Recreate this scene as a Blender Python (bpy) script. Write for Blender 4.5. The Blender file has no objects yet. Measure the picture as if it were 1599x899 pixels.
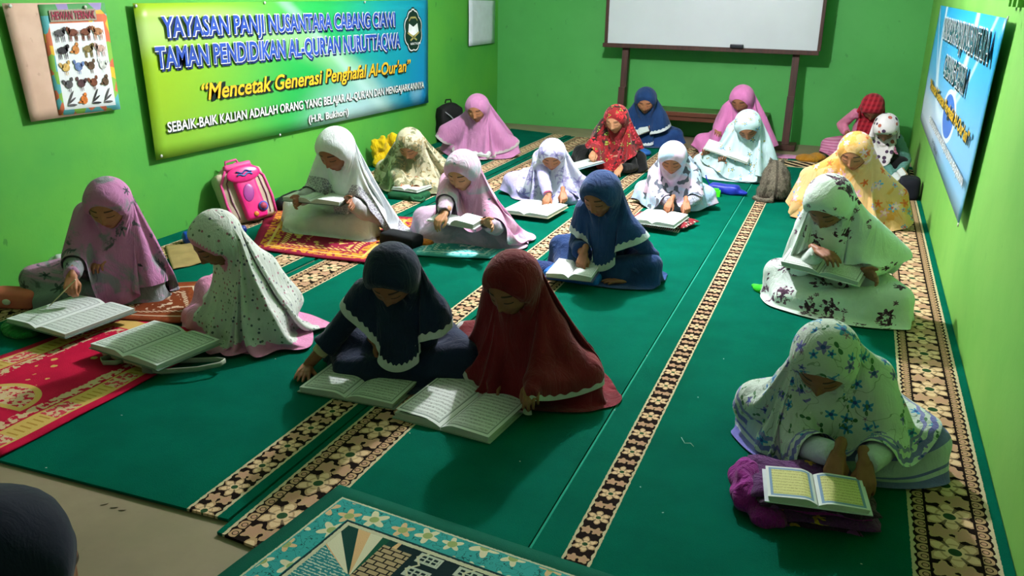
import bpy, bmesh, math, random
import numpy as np
from mathutils import Vector, Matrix
random.seed(7); np.random.seed(7)
S = bpy.context.scene
COL = S.collection
PI = math.pi
F32 = np.float32

# ------------------------------------------------------------------ camera
CAMH = 1.6
FPX = 1354.4
YAW, PIT, ROL = -0.36510, 0.33326, 0.01698
_f = np.array([math.sin(YAW)*math.cos(PIT), math.cos(YAW)*math.cos(PIT), -math.sin(PIT)])
_r0 = np.array([math.cos(YAW), -math.sin(YAW), 0.0]); _u0 = np.cross(_r0, _f)
_r = _r0*math.cos(ROL)+_u0*math.sin(ROL); _u = -_r0*math.sin(ROL)+_u0*math.cos(ROL)
CAMP = np.array([0, 0, CAMH])
cam = bpy.data.cameras.new('camera'); camo = bpy.data.objects.new('camera', cam); COL.objects.link(camo)
camo.matrix_world = Matrix([[_r[0], _u[0], -_f[0], 0], [_r[1], _u[1], -_f[1], 0], [_r[2], _u[2], -_f[2], CAMH], [0, 0, 0, 1]])
cam.sensor_fit = 'HORIZONTAL'; cam.sensor_width = 36; cam.lens = FPX/1599*36; cam.clip_start = .02
S.camera = camo

def ray(x, y): return (x-799.5)/FPX*_r-(y-449.5)/FPX*_u+_f
def at(x, y, z=0.0):            # a photo pixel seen at world height z -> world point
    d = ray(x, y); return CAMP+d*((z-CAMH)/d[2])
def onx(x, y, X): d = ray(x, y); return CAMP+d*(X/d[0])
def ony(x, y, Y): d = ray(x, y); return CAMP+d*(Y/d[1])
def proj(P):
    P = np.asarray(P)-CAMP; w = P@_f; return np.array([799.5+FPX*(P@_r)/w, 449.5-FPX*(P@_u)/w])

# ------------------------------------------------------------------ light, world, exposure
S.view_settings.view_transform = 'Standard'; S.view_settings.look = 'None'
S.view_settings.gamma = 1; S.view_settings.exposure = 0.54
wd = bpy.data.worlds.new('world'); S.world = wd; wd.use_nodes = True
wd.node_tree.nodes['Background'].inputs[0].default_value = (.75, .85, 1, 1)
wd.node_tree.nodes['Background'].inputs[1].default_value = 0.02
LAMP = (-1.6, 5.7, 2.62)
def lamp(name, loc, power, radius, col):
    l = bpy.data.lights.new(name, 'POINT'); l.energy = power; l.shadow_soft_size = radius; l.color = col
    o = bpy.data.objects.new(name, l); o.location = loc; COL.objects.link(o); return o
lamp('bulb_light', LAMP, 330, .06, (1.0, .97, 1.0))

# ------------------------------------------------------------------ helpers: objects
def tag(o, label=None, cat=None, group=None, kind=None):
    if label: o['label'] = label
    if cat: o['category'] = cat
    if group: o['group'] = group
    if kind: o['kind'] = kind
    return o
def empty(name, loc=(0, 0, 0), rz=0.0, **k):
    o = bpy.data.objects.new(name, None); COL.objects.link(o); o.matrix_world = Matrix.Translation(Vector([float(q) for q in loc]))@Matrix.Rotation(rz, 4, 'Z')
    o.empty_display_size = .05
    return tag(o, **k)
def mk(name, V, F, mat=None, parent=None, smooth=True, mats=None, midx=None, sub=0, **k):
    me = bpy.data.meshes.new(name)
    me.from_pydata([tuple(map(float, v)) for v in V], [], [tuple(map(int, f)) for f in F])
    if mats:
        for m in mats: me.materials.append(m)
        if midx is not None: me.polygons.foreach_set('material_index', np.asarray(midx, dtype=np.int32))
    elif mat: me.materials.append(mat)
    if smooth: me.polygons.foreach_set('use_smooth', np.ones(len(me.polygons), dtype=bool))
    me.update()
    o = bpy.data.objects.new(name, me); COL.objects.link(o)
    if parent: o.parent = parent
    if sub:
        m = o.modifiers.new('sub', 'SUBSURF'); m.levels = sub; m.render_levels = sub
    return tag(o, **k)
class MB:                       # collects primitive pieces into one mesh
    def __init__(s): s.V = []; s.F = []; s.n = 0
    def add(s, V, F):
        V = np.asarray(V, dtype=float); s.V.append(V); s.F += [tuple(i+s.n for i in f) for f in F]; s.n += len(V); return s
    def box(s, c, d, R=None, bev=0.0):
        bm = bmesh.new(); bmesh.ops.create_cube(bm, size=1)
        bmesh.ops.scale(bm, vec=d, verts=bm.verts)
        if bev: bmesh.ops.bevel(bm, geom=bm.edges[:], offset=bev, segments=2, profile=.6, affect='EDGES')
        return s.bm(bm, c, R)
    def bm(s, bm, c=(0, 0, 0), R=None):
        bm.verts.index_update()
        V = np.array([v.co[:] for v in bm.verts]); F = [[v.index for v in f.verts] for f in bm.faces]; bm.free()
        if R is not None: V = V@np.asarray(R).T
        return s.add(V+np.asarray(c), F)
    def tube(s, pts, rad, n=10, caps=True):
        V, F = sweep(pts, rad, n, caps); return s.add(V, F)
    def ell(s, c, r, nu=16, nv=10, R=None):
        V, F = ellipsoid(r, nu, nv)
        if R is not None: V = V@np.asarray(R).T
        return s.add(V+np.asarray(c), F)
    def build(s, name, mat=None, parent=None, **k):
        return mk(name, np.concatenate(s.V), s.F, mat, parent, **k)
def norm(v):
    v = np.asarray(v, dtype=float); return v/max(1e-9, np.linalg.norm(v))
def sweep(pts, rad, n=10, caps=True, up=None):
    P = np.asarray(pts, dtype=float); m = len(P); V = []; F = []
    rad = [(r, r) if np.isscalar(r) else r for r in (rad if hasattr(rad, '__len__') else [rad]*m)]
    T = [norm(P[min(i+1, m-1)]-P[max(i-1, 0)]) for i in range(m)]
    x = np.asarray(up, dtype=float) if up is not None else (np.array([1., 0, 0]) if abs(T[0][0]) < .8 else np.array([0, 0, 1.]))
    for i in range(m):
        x = norm(x-T[i]*(x@T[i])); y = np.cross(T[i], x)
        for k in range(n):
            a = 2*PI*k/n; V.append(P[i]+x*math.cos(a)*rad[i][0]+y*math.sin(a)*rad[i][1])
    for i in range(m-1):
        for k in range(n):
            F.append((i*n+k, i*n+(k+1) % n, (i+1)*n+(k+1) % n, (i+1)*n+k))
    if caps: F.append(tuple(range(n-1, -1, -1))); F.append(tuple((m-1)*n+k for k in range(n)))
    return np.array(V), F
def ellipsoid(r, nu=16, nv=10):
    V = [(0, 0, -r[2])]; F = []
    for j in range(1, nv):
        e = -PI/2+PI*j/nv
        for i in range(nu):
            a = 2*PI*i/nu; V.append((r[0]*math.cos(e)*math.cos(a), r[1]*math.cos(e)*math.sin(a), r[2]*math.sin(e)))
    V.append((0, 0, r[2])); t = len(V)-1
    for i in range(nu): F.append((0, 1+(i+1) % nu, 1+i))
    for j in range(nv-2):
        for i in range(nu):
            a = 1+j*nu; b = a+nu; F.append((a+i, a+(i+1) % nu, b+(i+1) % nu, b+i))
    a = 1+(nv-2)*nu
    for i in range(nu): F.append((a+i, a+(i+1) % nu, t))
    return np.array(V), F
def Rz(a): c, s = math.cos(a), math.sin(a); return np.array([[c, -s, 0], [s, c, 0], [0, 0, 1.]])
def Rx(a): c, s = math.cos(a), math.sin(a); return np.array([[1., 0, 0], [0, c, -s], [0, s, c]])
def Ry(a): c, s = math.cos(a), math.sin(a); return np.array([[c, 0, s], [0, 1., 0], [-s, 0, c]])
def remesh(V, F, voxel, smooth=4, faces=None):
    """union of closed pieces into one continuous surface"""
    me = bpy.data.meshes.new('tmp'); me.from_pydata([tuple(v) for v in V], [], [tuple(f) for f in F]); me.update()
    o = bpy.data.objects.new('tmp', me); COL.objects.link(o)
    m = o.modifiers.new('r', 'REMESH'); m.mode = 'VOXEL'; m.voxel_size = voxel
    if smooth:
        m = o.modifiers.new('s', 'SMOOTH'); m.factor = .5; m.iterations = smooth
    if faces:
        m = o.modifiers.new('d', 'DECIMATE'); m.ratio = faces
    dg = bpy.context.evaluated_depsgraph_get(); ev = o.evaluated_get(dg); em = ev.to_mesh()
    n = len(em.vertices); co = np.empty(n*3); em.vertices.foreach_get('co', co)
    FF = [tuple(p.vertices) for p in em.polygons]; ev.to_mesh_clear()
    bpy.data.objects.remove(o); bpy.data.meshes.remove(me)
    return co.reshape(-1, 3), FF
# ------------------------------------------------------------------ cloth: position based dynamics on a ring grid
def drape(X, Lu, Lv, caps, frames=64, its=9, margin=.012, floor=.006, pin=2, grav=4.0, hold=None):
    X = X.astype(F32).copy(); NV, NU, _ = X.shape; Lu = Lu.astype(F32); Lv = Lv.astype(F32)
    Pv = X.copy(); dt = 1/50; free = np.ones((NV, 1, 1), F32); free[:pin] = 0; X0 = X[:pin].copy()
    A = np.array([c[0] for c in caps], F32); B = np.array([c[1] for c in caps], F32)
    RA = np.array([c[2] for c in caps], F32)+margin; RB = np.array([c[3] for c in caps], F32)+margin
    AB = B-A; L2 = np.maximum((AB*AB).sum(1), 1e-9)
    Lu2 = 2*Lu; Lv2 = Lv[:-1]+Lv[1:]
    wv = np.ones(NV, F32); wv[:pin] = 0
    Ld = np.sqrt(Lu[:-1]**2+Lv**2)
    def pair(a, b, rest, wa, wb, ks, kc):
        d = b-a; L = np.sqrt((d*d).sum(-1))+1e-9; e = (L-rest)/L
        e = np.where(e > 0, e*ks, e*kc)[..., None]*d
        return e*wa, e*wb
    def collide():
        p = X[pin:].reshape(-1, 3)
        t = np.clip(((p@AB.T)-(A*AB).sum(1))/L2, 0, 1)
        # squared distances to each axis point
        Q = A+t[..., None]*AB; D = p[:, None]-Q; dist = np.sqrt((D*D).sum(-1))+1e-9
        sd = dist-(RA+t*(RB-RA)); k = sd.argmin(1); i = np.arange(len(p)); s = sd[i, k]
        hit = s < 0
        p = np.where(hit[:, None], p-D[i, k]*(s/dist[i, k])[:, None], p)
        fl = p[:, 2] < floor
        p[:, 2] = np.maximum(p[:, 2], floor)
        X[pin:] = p.reshape(NV-pin, NU, 3)
        return (hit | fl).reshape(NV-pin, NU)
    if hold is not None: HX, HW = hold[0].astype(F32), hold[1].astype(F32)[..., None]
    for fr in range(frames):
        vel = (X-Pv)*F32(.93); sp = np.sqrt((vel*vel).sum(-1, keepdims=True)); vel *= np.minimum(1, .03/(sp+1e-9))
        Pv = X.copy(); X = X+vel*free; X[pin:, :, 2] -= F32(grav*dt*dt)
        for it in range(its):
            for s in (0, 1):
                n = len(X[s+1::2]); a = X[s:NV-1:2]; b = X[s+1::2]
                wa = wv[s:NV-1:2][:, None, None]; wb = wv[s+1::2][:, None, None]; w = wa+wb; w[w == 0] = 1
                da, db = pair(a, b, Lv[s:NV-1:2], wa/w, wb/w, F32(1), F32(.5)); X[s:NV-1:2] += da; X[s+1::2] -= db
            for s in (0, 1):
                ia = np.arange(s, NU, 2); ib = (ia+1) % NU
                da, db = pair(X[pin:, ia], X[pin:, ib], Lu[pin:, ia], F32(.5), F32(.5), F32(1), F32(.4))
                X[pin:, ia] += da; X[pin:, ib] -= db
            if it % 2 == 0:
                for sh in (1, -1):          # shear
                    b = np.roll(X[1:], sh, 1); da, db = pair(X[:-1], b, Ld, F32(.5), F32(.5), F32(.25), F32(.12))
                    X[:-1] += da*free[:-1]; X[1:] -= np.roll(db, -sh, 1)*free[1:]
                b = np.roll(X, -2, 1); da, db = pair(X, b, 2*Lu, F32(.5), F32(.5), F32(0), F32(.06)); X += da*free; X -= np.roll(db, 2, 1)*free
                da, db = pair(X[:-2], X[2:], Lv2, F32(.5), F32(.5), F32(0), F32(.12)); X[:-2] += da*free[:-2]; X[2:] -= db*free[2:]
                X[:pin] = X0
                if hold is not None: X += HW*(HX-X)
            if it % 3 == 2:
                h = collide()
        Pv[pin:] = np.where(h[..., None], X[pin:]-(X[pin:]-Pv[pin:])*F32(.35), Pv[pin:])
    # light smoothing removes solver jitter
    for k in range(1):
        Y = (np.roll(X, 1, 1)+np.roll(X, -1, 1))*.25+X*.5; X[pin:] = Y[pin:]
        X[pin:-1] = X[pin:-1]*.5+(X[pin-1:-2]+X[pin+1:])*.25
    collide()
    return X

def ring_mesh(name, X, Lv, Lu, mat, parent, sub=1, thick=0, **k):
    NV, NU, _ = X.shape
    idx = np.arange(NV*NU).reshape(NV, NU)
    a = idx[:-1]; b = np.roll(a, -1, 1); c = np.roll(idx[1:], -1, 1); d = idx[1:]
    F = np.stack([a, d, c, b], -1).reshape(-1, 4)
    me = bpy.data.meshes.new(name); V = X.reshape(-1, 3)
    me.vertices.add(len(V)); me.vertices.foreach_set('co', V.astype(F32).ravel())
    me.loops.add(F.size); me.loops.foreach_set('vertex_index', F.ravel().astype(np.int32))
    me.polygons.add(len(F)); me.polygons.foreach_set('loop_start', np.arange(0, F.size, 4, dtype=np.int32))
    me.polygons.foreach_set('loop_total', np.full(len(F), 4, np.int32))
    me.update(calc_edges=True); me.validate()
    me.polygons.foreach_set('use_smooth', np.ones(len(F), dtype=bool))
    cum = np.concatenate([np.zeros((1, NU)), np.cumsum(Lv, 0)], 0)
    at1 = me.attributes.new('hemd', 'FLOAT', 'POINT'); at1.data.foreach_set('value', (cum[-1]-cum).astype(F32).ravel())
    at2 = me.attributes.new('topd', 'FLOAT', 'POINT'); at2.data.foreach_set('value', cum.astype(F32).ravel())
    at3 = me.attributes.new('around', 'FLOAT', 'POINT')
    at3.data.foreach_set('value', np.tile(np.abs(((np.arange(NU)/NU+.5) % 1)-.5)*2, (NV, 1)).astype(F32).ravel())
    me.materials.append(mat)
    o = bpy.data.objects.new(name, me); COL.objects.link(o); o.parent = parent
    if thick:
        m = o.modifiers.new('thick', 'SOLIDIFY'); m.thickness = thick; m.offset = 1
    if sub:
        m = o.modifiers.new('sub', 'SUBSURF'); m.levels = sub; m.render_levels = sub
    return tag(o, **k)

# ------------------------------------------------------------------ head with a face, local frame: +Y looks forward, +Z up, unit child
def sstep(a, b, x): t = np.clip((x-a)/(b-a), 0, 1); return t*t*(3-2*t)
def make_head():
    az = np.concatenate([np.linspace(-.95, .95, 46), np.linspace(.95, 2*PI-.95, 20)[1:-1]])
    el = np.concatenate([np.linspace(-PI/2, -1.12, 4)[1:], np.linspace(-1.08, .5, 44), np.linspace(.55, PI/2, 8)[:-1]])
    A, E = np.meshgrid(az, el); c = np.cos(E); front = np.cos(A)
    x = c*np.sin(A); y = c*front; z = np.sin(E)
    Z = z*np.where(z > 0, .100, .103)
    low = sstep(-.005, -.095, Z)
    X = x*(.074-.020*low*sstep(-.2, .6, front)-.012*low)
    Y = np.where(y > 0, y*(.084-.006*low), y*(.096-.050*low))
    fr = sstep(.25, .75, front)*sstep(-1.25, -1.0, E)
    ax = np.abs(X); g = lambda v, s: np.exp(-(v/s)**2)
    dy = .003*g(ax-.028, .016)*g(Z-.020, .008)-.0085*g(ax-.031, .014)*g(Z-.003, .011)+.0065*g(ax-.031, .0125)*g(Z+.000, .0085)
    ramp = sstep(.020, -.030, Z)*sstep(-.044, -.034, Z)
    dy += .0125*g(X, .0085)*ramp+.0060*g(X, .011)*g(Z+.031, .008)+.0055*g(ax-.0125, .0060)*g(Z+.034, .0065)
    dy += .0060*g(X, .019)*g(Z+.0545, .0055)+.0060*g(X, .016)*g(Z+.0660, .0058)-.0045*g(X, .021)*g(Z+.0600, .0026)
    dy += .0055*g(X, .017)*g(Z+.088, .012)+.0050*g(ax-.038, .02)*g(Z+.030, .02)-.003*g(X, .02)*g(Z+.076, .005)
    Y = Y+dy*fr
    V = np.stack([X, Y, Z], -1); n, m = A.shape
    P = list(V.reshape(-1, 3)); F = []
    for j in range(n-1):
        for i in range(m): F.append((j*m+i, j*m+(i+1) % m, (j+1)*m+(i+1) % m, (j+1)*m+i))
    b = len(P); P.append(np.array([0, 0, -.103])); P.append(np.array([0, 0, .100]))
    for i in range(m): F.append((b, (i+1) % m, i)); F.append((b+1, (n-1)*m+i, (n-1)*m+(i+1) % m))
    P = np.array(P)
    uv = np.stack([P[:, 0]*10+.5, P[:, 2]*4+.5], -1); uv[P[:, 1] < .02] = (.5, 1.0)     # front of the face only
    return P, F, uv
HEAD = make_head()

# ------------------------------------------------------------------ hands: right hand, wrist at origin, fingers +Y, palm faces -Z, thumb at -X
def make_hand(curl, spread=.06, thumb=(0., .0), point=False, drop=0.0):
    mb = MB(); q = Rx(-drop)
    kx = [-.0215, -.0070, .0075, .0210]; ky = [.062, .066, .062, .054]; ln = [.052, .058, .053, .042]
    def cap(a, b, ra, rb, n=8):
        a = np.asarray(a, float); b = np.asarray(b, float); d = norm(b-a)
        pts = [a-d*ra, a-d*ra*.7, a, b, b+d*rb*.7, b+d*rb]; mb.tube(pts, [ra*.25, ra*.72, ra, rb, rb*.72, rb*.25], n)
    for i in range(4):
        cap((kx[i]*.55, -.004, 0), (kx[i], ky[i], .001), .0125, .0100, 10)
        c = curl[i]; p = np.array([kx[i], ky[i], .001]); ang = 0; yaw = -kx[i]/.0215*spread
        for k, fr in enumerate((.44, .31, .25)):
            ang += c*(.9, 1.1, .8)[k]
            d = np.array([math.sin(-yaw), math.cos(ang)*math.cos(yaw), -math.sin(ang)]); e = p+norm(d)*ln[i]*fr
            cap(p, e, .0082-.0009*k, .0074-.0009*k); p = e
    t0 = np.array([-.013, .012, -.003]); t1 = np.array([-.031, .034, -.008-thumb[0]*.4]); t2 = np.array([-.040+thumb[1], .055, -.012-thumb[0]]); t3 = t2+np.array([.002+thumb[1]*.8, .019, -.002-thumb[0]*.5])
    cap(t0, t1, .0125, .0105); cap(t1, t2, .0098, .0085); cap(t2, t3, .0085, .0068)
    cap((0, -.045, 0), (0, -.002, 0), .0185, .0175, 12)
    V, F = remesh(np.concatenate(mb.V), mb.F, .0030, 3, .38)
    V[:, 2] *= 1.0
    return V, F
HANDS = {}
def hand(kind):
    if kind not in HANDS:
        HANDS[kind] = dict(flat=lambda: make_hand([.10, .08, .10, .14], .16, (.0, -.006)),
                           relax=lambda: make_hand([.42, .48, .52, .56], .07, (.010, .004)),
                           curl=lambda: make_hand([.75, .85, .9, .95], .03, (.018, .012)),
                           point=lambda: make_hand([.12, .85, .95, 1.0], .03, (.016, .012)),
                           hold=lambda: make_hand([.30, .32, .34, .38], .10, (-.020, .004)))[kind]()
    return HANDS[kind]
# ------------------------------------------------------------------ people
def rotdir(pitch, side):        # spine direction from forward lean and sideways lean
    return norm([math.sin(side), math.sin(pitch)*math.cos(side), math.cos(pitch)*math.cos(side)])
def spine(p, phi, psi):
    s = p['s']
    pel = np.array([0, 0, .105])*s
    mid = pel+rotdir(phi*.75, psi*.8)*.195*s; nb = mid+rotdir(phi*1.25, psi*1.1)*.175*s
    hp, hy, hr = [math.radians(v) for v in p['head']]
    R = Rz(hy)@Rx(-hp)@Ry(hr)
    nk = nb+norm(rotdir(phi*1.1, psi)+R@np.array([0, .25, 1]))*.050*s
    hc = nk+R@np.array([0, .014, .078])*s*p.get('hs', 1.15)
    return pel, mid, nb, nk, hc, R
def person(p):
    s = p['s']; yaw = math.radians(p['yaw']); hip = p['hip']; hip = np.array([hip[0], hip[1], p.get('z0', .012)])
    Rw = Rz(yaw); loc = lambda P: Rw.T@(np.asarray(P, float)-hip); wld = lambda P: Rw@np.asarray(P)+hip
    # lean so that the head lands where it belongs
    phi, psi = p.get('lean', (30, 0)); phi, psi = math.radians(phi), math.radians(psi)
    if 'hpx' in p:
        tgt = np.array(p['hpx'], float)
        for it in range(40):
            f0 = proj(wld(spine(p, phi, psi)[4]))-tgt; e = 1e-3
            J = np.stack([(proj(wld(spine(p, phi+e, psi)[4]))-tgt-f0)/e, (proj(wld(spine(p, phi, psi+e)[4]))-tgt-f0)/e], 1)
            d = -J.T@np.linalg.solve(J@J.T+np.eye(2)*30, f0); phi += float(np.clip(d[0], -.1, .1)); psi += float(np.clip(d[1], -.1, .1))
            phi = min(max(phi, -.1), 1.25); psi = min(max(psi, -.45), .45)
        print('%-14s lean %.0f side %.0f err %s' % (p['id'], math.degrees(phi), math.degrees(psi), np.round(f0, 1)))
    pel, mid, nb, nk, hc, RH = spine(p, phi, psi)
    hs = s*p.get('hs', 1.15)
    up = norm(nb-mid); rt = norm(np.cross([0, 1, 0], up)+np.array([0, 0, 0])); fw = np.cross(up, rt)
    if rt[0] < 0: rt = -rt; fw = np.cross(up, rt)
    p.setdefault('blouse', p.get('skirt', p['veil']))
    root = empty('person', hip, yaw, label=p['label'], cat='person', group=None)
    mb = MB(); uv = []
    def put(V, F, u=None):
        mb.add(V, F); uv.append(u if u is not None else np.tile((.5, 1.), (len(V), 1)))
    # trunk and neck
    c1 = pel-np.array([0, 0, .06])*s
    pts = [c1, pel, (pel+mid)/2, mid, mid*.35+nb*.65, nb-up*.012*s, nb+(nk-nb)*.35, nk, nk+(hc-nk)*.55]
    rr = [(.100, .085), (.112, .088), (.098, .078), (.108, .080), (.118, .074), (.075, .052), (.041, .042), (.036, .038), (.034, .036)]
    put(*sweep(pts, [(a*s*(.80 if i < 6 else 1), b*s*(.9 if i < 6 else 1)) for i, (a, b) in enumerate(rr)], 16, True, rt))
    HV, HF, HUV = HEAD
    put((HV*hs)@RH.T+hc, HF, HUV)
    caps = [(pel+[-.04*s, 0, -.02*s], pel+[.04*s, 0, -.02*s], .095*s, .095*s), (pel, mid, .098*s, .095*s), (mid, nb-up*.05*s, .095*s, .078*s), (nb-up*.01*s, nk, .05*s, .042*s)]
    hl = lambda v: RH@(np.array(v)*hs)+hc
    hcaps = [(hl((0, -.018, .020)), hl((0, .004, .016)), .085*hs, .085*hs), (hl((0, -.010, .015)), hl((0, .020, -.050)), .079*hs, .054*hs), (hl((0, -.02, -.02)), hl((0, -.0, .0)), .072*hs, .07*hs)]
    acaps = []; bl = MB(); arms = []
    for sd in (1, -1):
        sh = nb-up*.035*s+rt*sd*.128*s+fw*.02*s
        h = p['hands'][0 if sd > 0 else 1]      # (right, left)
        kind, tg, hy, hp, hr = h
        RHd = Rz(math.radians(hy))@Rx(math.radians(hp))@Ry(math.radians(hr*sd))
        hsz = s*1.04
        wr = loc(tg)-RHd@np.array([0, .05, 0])*hsz
        l1, l2 = .215*s, .195*s
        d = wr-sh; L = np.linalg.norm(d)
        if L > (l1+l2)*.995:
            ex = L-(l1+l2)*.995
            if ex > .03: print('   arm short', p['id'], 'R' if sd > 0 else 'L', round(ex, 3))
            k = min(ex, .10*s); sh = sh+norm(d)*min(k, .06*s); d = wr-sh; L = np.linalg.norm(d)
            if L > (l1+l2)*.995: q = (L/.995)/(l1+l2); l1 *= q; l2 *= q
        a = (l1*l1-l2*l2+L*L)/(2*L); hh = math.sqrt(max(1e-6, l1*l1-a*a))
        pole = np.array(p.get('pole', (.50, -.30, -.80)))*[sd, 1, 1]; u = norm(d); pole = norm(pole-u*(pole@u))
        el = sh+u*a+pole*hh
        put(*sweep([nb-up*.05*s+rt*sd*.06*s, sh-up*.012*s, sh*.6+el*.4, el, el*.6+wr*.4, wr*.97+el*.03, wr], [.038*s, .038*s, .034*s, .031*s, .029*s, .0205*s, .019*s], 12))
        HVt, HFt = hand(kind)
        V = HVt*hsz*([1, 1, 1] if sd > 0 else [-1, 1, 1])
        F = HFt if sd > 0 else [f[::-1] for f in HFt]
        put(V@RHd.T+wr, F)
        acaps += [(nb-up*.04*s, sh, .068*s, .058*s), (sh, el, .055*s, .036*s), (el, wr, .034*s, .024*s), (wr, loc(tg), .024*s, .022*s)]
        if 'blouse' in p: acaps += [(sh, el, .062*s, .056*s), (el, wr*.9+el*.1, .054*s, .044*s)]
        arms.append((sh, el, wr))
    kx, ky, kz = p.get('knee', (.285, .175, .105)); lcaps = []
    kl = p.get('knees') or ((kx, ky, kz), (-kx, ky, kz))
    for i, sd in enumerate((1, -1)):
        hp0 = np.array([sd*.072, .0, .10])*s; kn = np.array(kl[i])*s
        ft = p.get('feet', ((-.06, .24, .05), (.07, .30, .045)))[i]; an = np.array(ft)*s
        put(*sweep([hp0, hp0*.5+kn*.5, kn, kn*.5+an*.5, an], [.085*s, .074*s, .055*s, .048*s, .034*s], 12))
        fd = norm(np.array([-sd*.9, .1+.0*i, -.08])); tip = an+fd*.125*s; tip[2] = max(tip[2], .028*s)
        put(*sweep([an-fd*.035*s, an, an*.5+tip*.5, tip-fd*.012*s, tip], [(.022*s, .024*s), (.030*s, .031*s), (.034*s, .022*s), (.034*s, .016*s), (.02*s, .008*s)], 10))
        for t in range(5):
            o = np.cross(fd, [0, 0, 1])*(t-2)*.0135*s
            put(*sweep([tip-fd*.02*s+o, tip+o+fd*.006*s, tip+o+fd*.016*s*(1.2-abs(t-1)*.12)], [.0075*s, .0075*s, .004*s], 6))
        lcaps += [(hp0, kn, .088*s, .064*s), (kn, an, .062*s, .045*s), (an, tip, .042*s, .036*s)]
    body = mk('body', np.concatenate(mb.V), mb.F, p['skin'], root)
    U = np.concatenate(uv); lay = body.data.uv_layers.new(name='face')
    li = np.empty(len(body.data.loops), np.int32); body.data.loops.foreach_get('vertex_index', li)
    lay.data.foreach_set('uv', U[li].astype(F32).ravel())
    NU, NV = p.get('res', (84, 40))
    th = 2*PI*np.arange(NU)/NU; front = .5+.5*np.cos(th)
    # blouse: loose top around trunk and arms
    if 'blouse' in p:
        b = MB(); b.tube([pel-[0, 0, .03*s], pel, mid, nb-up*.03*s, nb+up*.005*s], [(.105*s, .09*s), (.108*s, .09*s), (.102*s, .085*s), (.085*s, .060*s), (.046*s, .046*s)], 14)
        for sh, el, wr in arms: w3 = wr+(el-wr)*p.get('bcuff', .06); b.tube([nb-up*.04*s, sh, sh*.5+el*.5, el, el*.5+w3*.5, w3], [.050*s, .052*s, .050*s, .050*s, .047*s, p.get('brad', .040)*s], 12)
        V, F = remesh(np.concatenate(b.V), b.F, .012, 6)
        V = V+np.stack([np.sin(V[:, 2]*95+V[:, 0]*60), np.sin(V[:, 2]*80+V[:, 1]*70), 0*V[:, 0]], 1)*.0022
        mk('blouse', V, F, p['blouse'], root)
    for sd, mt in p.get('sleeves', {}).items():
        sh, el, wr = arms[0 if sd > 0 else 1]; cut = p.get('cuff', .10)
        w2 = wr+(el-wr)*cut
        V, F = sweep([sh*.35+el*.65, el, el*.6+w2*.4, w2*.9+el*.1, w2], [.040*s, .038*s, .036*s, .034*s, .033*s], 16, False)
        V = V+np.stack([np.sin(V[:, 1]*130+V[:, 2]*60)]*3, 1)*.0018
        mk('sleeve', V, F, mt, root, sub=1)
    # skirt draped over the crossed legs
    if 'skirt' in p:
        sl = p.get('skirt_len', 1)*s; k = np.linspace(0, 1, max(18, NV*3//4))[:, None]
        wx, wy = .105*s, .085*s; wc = pel+(mid-pel)*.55
        ex = np.ones(NU)
        for ang, amt, wdt in p.get('skirt_tail', ()):
            dd = (np.degrees(th)-ang+180) % 360-180; ex += amt*np.exp(-(dd/wdt)**2)
        W = np.stack([wc[0]+np.sin(th)*wx, wc[1]+np.cos(th)*wy, np.full(NU, wc[2])], -1)
        rad = np.stack([np.sin(th)*(.30*s+sl*.16*ex), np.cos(th)*(.14*s+sl*.15*ex)+.12*s, np.full(NU, .20*s)], -1)
        X0 = W[None]*(1-k[..., None])+rad[None]*k[..., None]; X0[..., 2] += .06*np.sin(k*PI)*s
        T = sl*ex*(.475*np.sin(th)**2+.43*np.cos(th)**2*front+.24*np.cos(th)**2*(1-front))*(1+.07*np.sin(th*3+p['s']*9)+.05*np.sin(th*7+p['yaw'])); n = len(k); Lv = np.tile(T/(n-1), (n-1, 1))
        l = k*T[None]; Lu = (2*PI*.097*s+l*p.get('skirt_full', 3.8))/NU
        X = drape(X0, Lu, Lv, caps[:2]+lcaps, frames=p.get('fr', 50), margin=.008, floor=.004)
        ring_mesh('skirt', X, Lv, Lu, p['skirt'], root)
    # veil: from the face opening over head, shoulders and arms
    fl, sl, bl_ = [v*s for v in p.get('veil_len', (.36, .50, .78))]
    T = bl_+(fl-bl_)*front; T = T+(sl-.5*(fl+bl_))*np.abs(np.sin(th))**1.3
    for ang, amt, wdt in p.get('veil_tail', ()):
        dd = (np.degrees(th)-ang+180) % 360-180; T = T*(1+amt*np.exp(-(dd/wdt)**2))
    ox, oz = p.get('opening', (.062, .077))
    x = ox*np.sin(th); z = -.026-oz*np.cos(th)*np.where(np.cos(th) > 0, .88, 1)
    yv = .080-.30*np.abs(x)**1.45*10**.1-.50*np.maximum(0, -z-.050)-.55*np.maximum(0, z-.02)**1.15
    HVf = HEAD[0][HEAD[0][:, 1] > -.02]
    for j in range(NU):         # lay the edge of the opening on the face
        for kk in (1, .95, .9, .85, .8, .75, .7):
            xx, zz = x[j]*kk, -.026+(z[j]+.026)*kk; dd = (HVf[:, 0]-xx)**2+(HVf[:, 2]-zz)**2; q_ = dd.argmin()
            if dd[q_] < 3e-5 and HVf[q_, 1] > .022: break
        x[j], z[j], yv[j] = xx, zz, HVf[q_, 1]+.004
    for _ in range(3): x, z, yv = [(np.roll(q_, 1)+np.roll(q_, -1))*.25+q_*.5 for q_ in (x, z, yv)]
    O = np.stack([x*1.02, yv, z], -1)*hs@RH.T+hc
    xa = .100*np.sin(th); za = -.003-.125*np.cos(th); A_ = np.stack([xa, -.012+0*th, za], -1)*hs@RH.T+hc
    xb = .20*np.sin(th); B_ = nb+np.stack([xb, .15*front-.17*(1-front), -.02+.02*np.cos(th)], -1)*s
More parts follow.
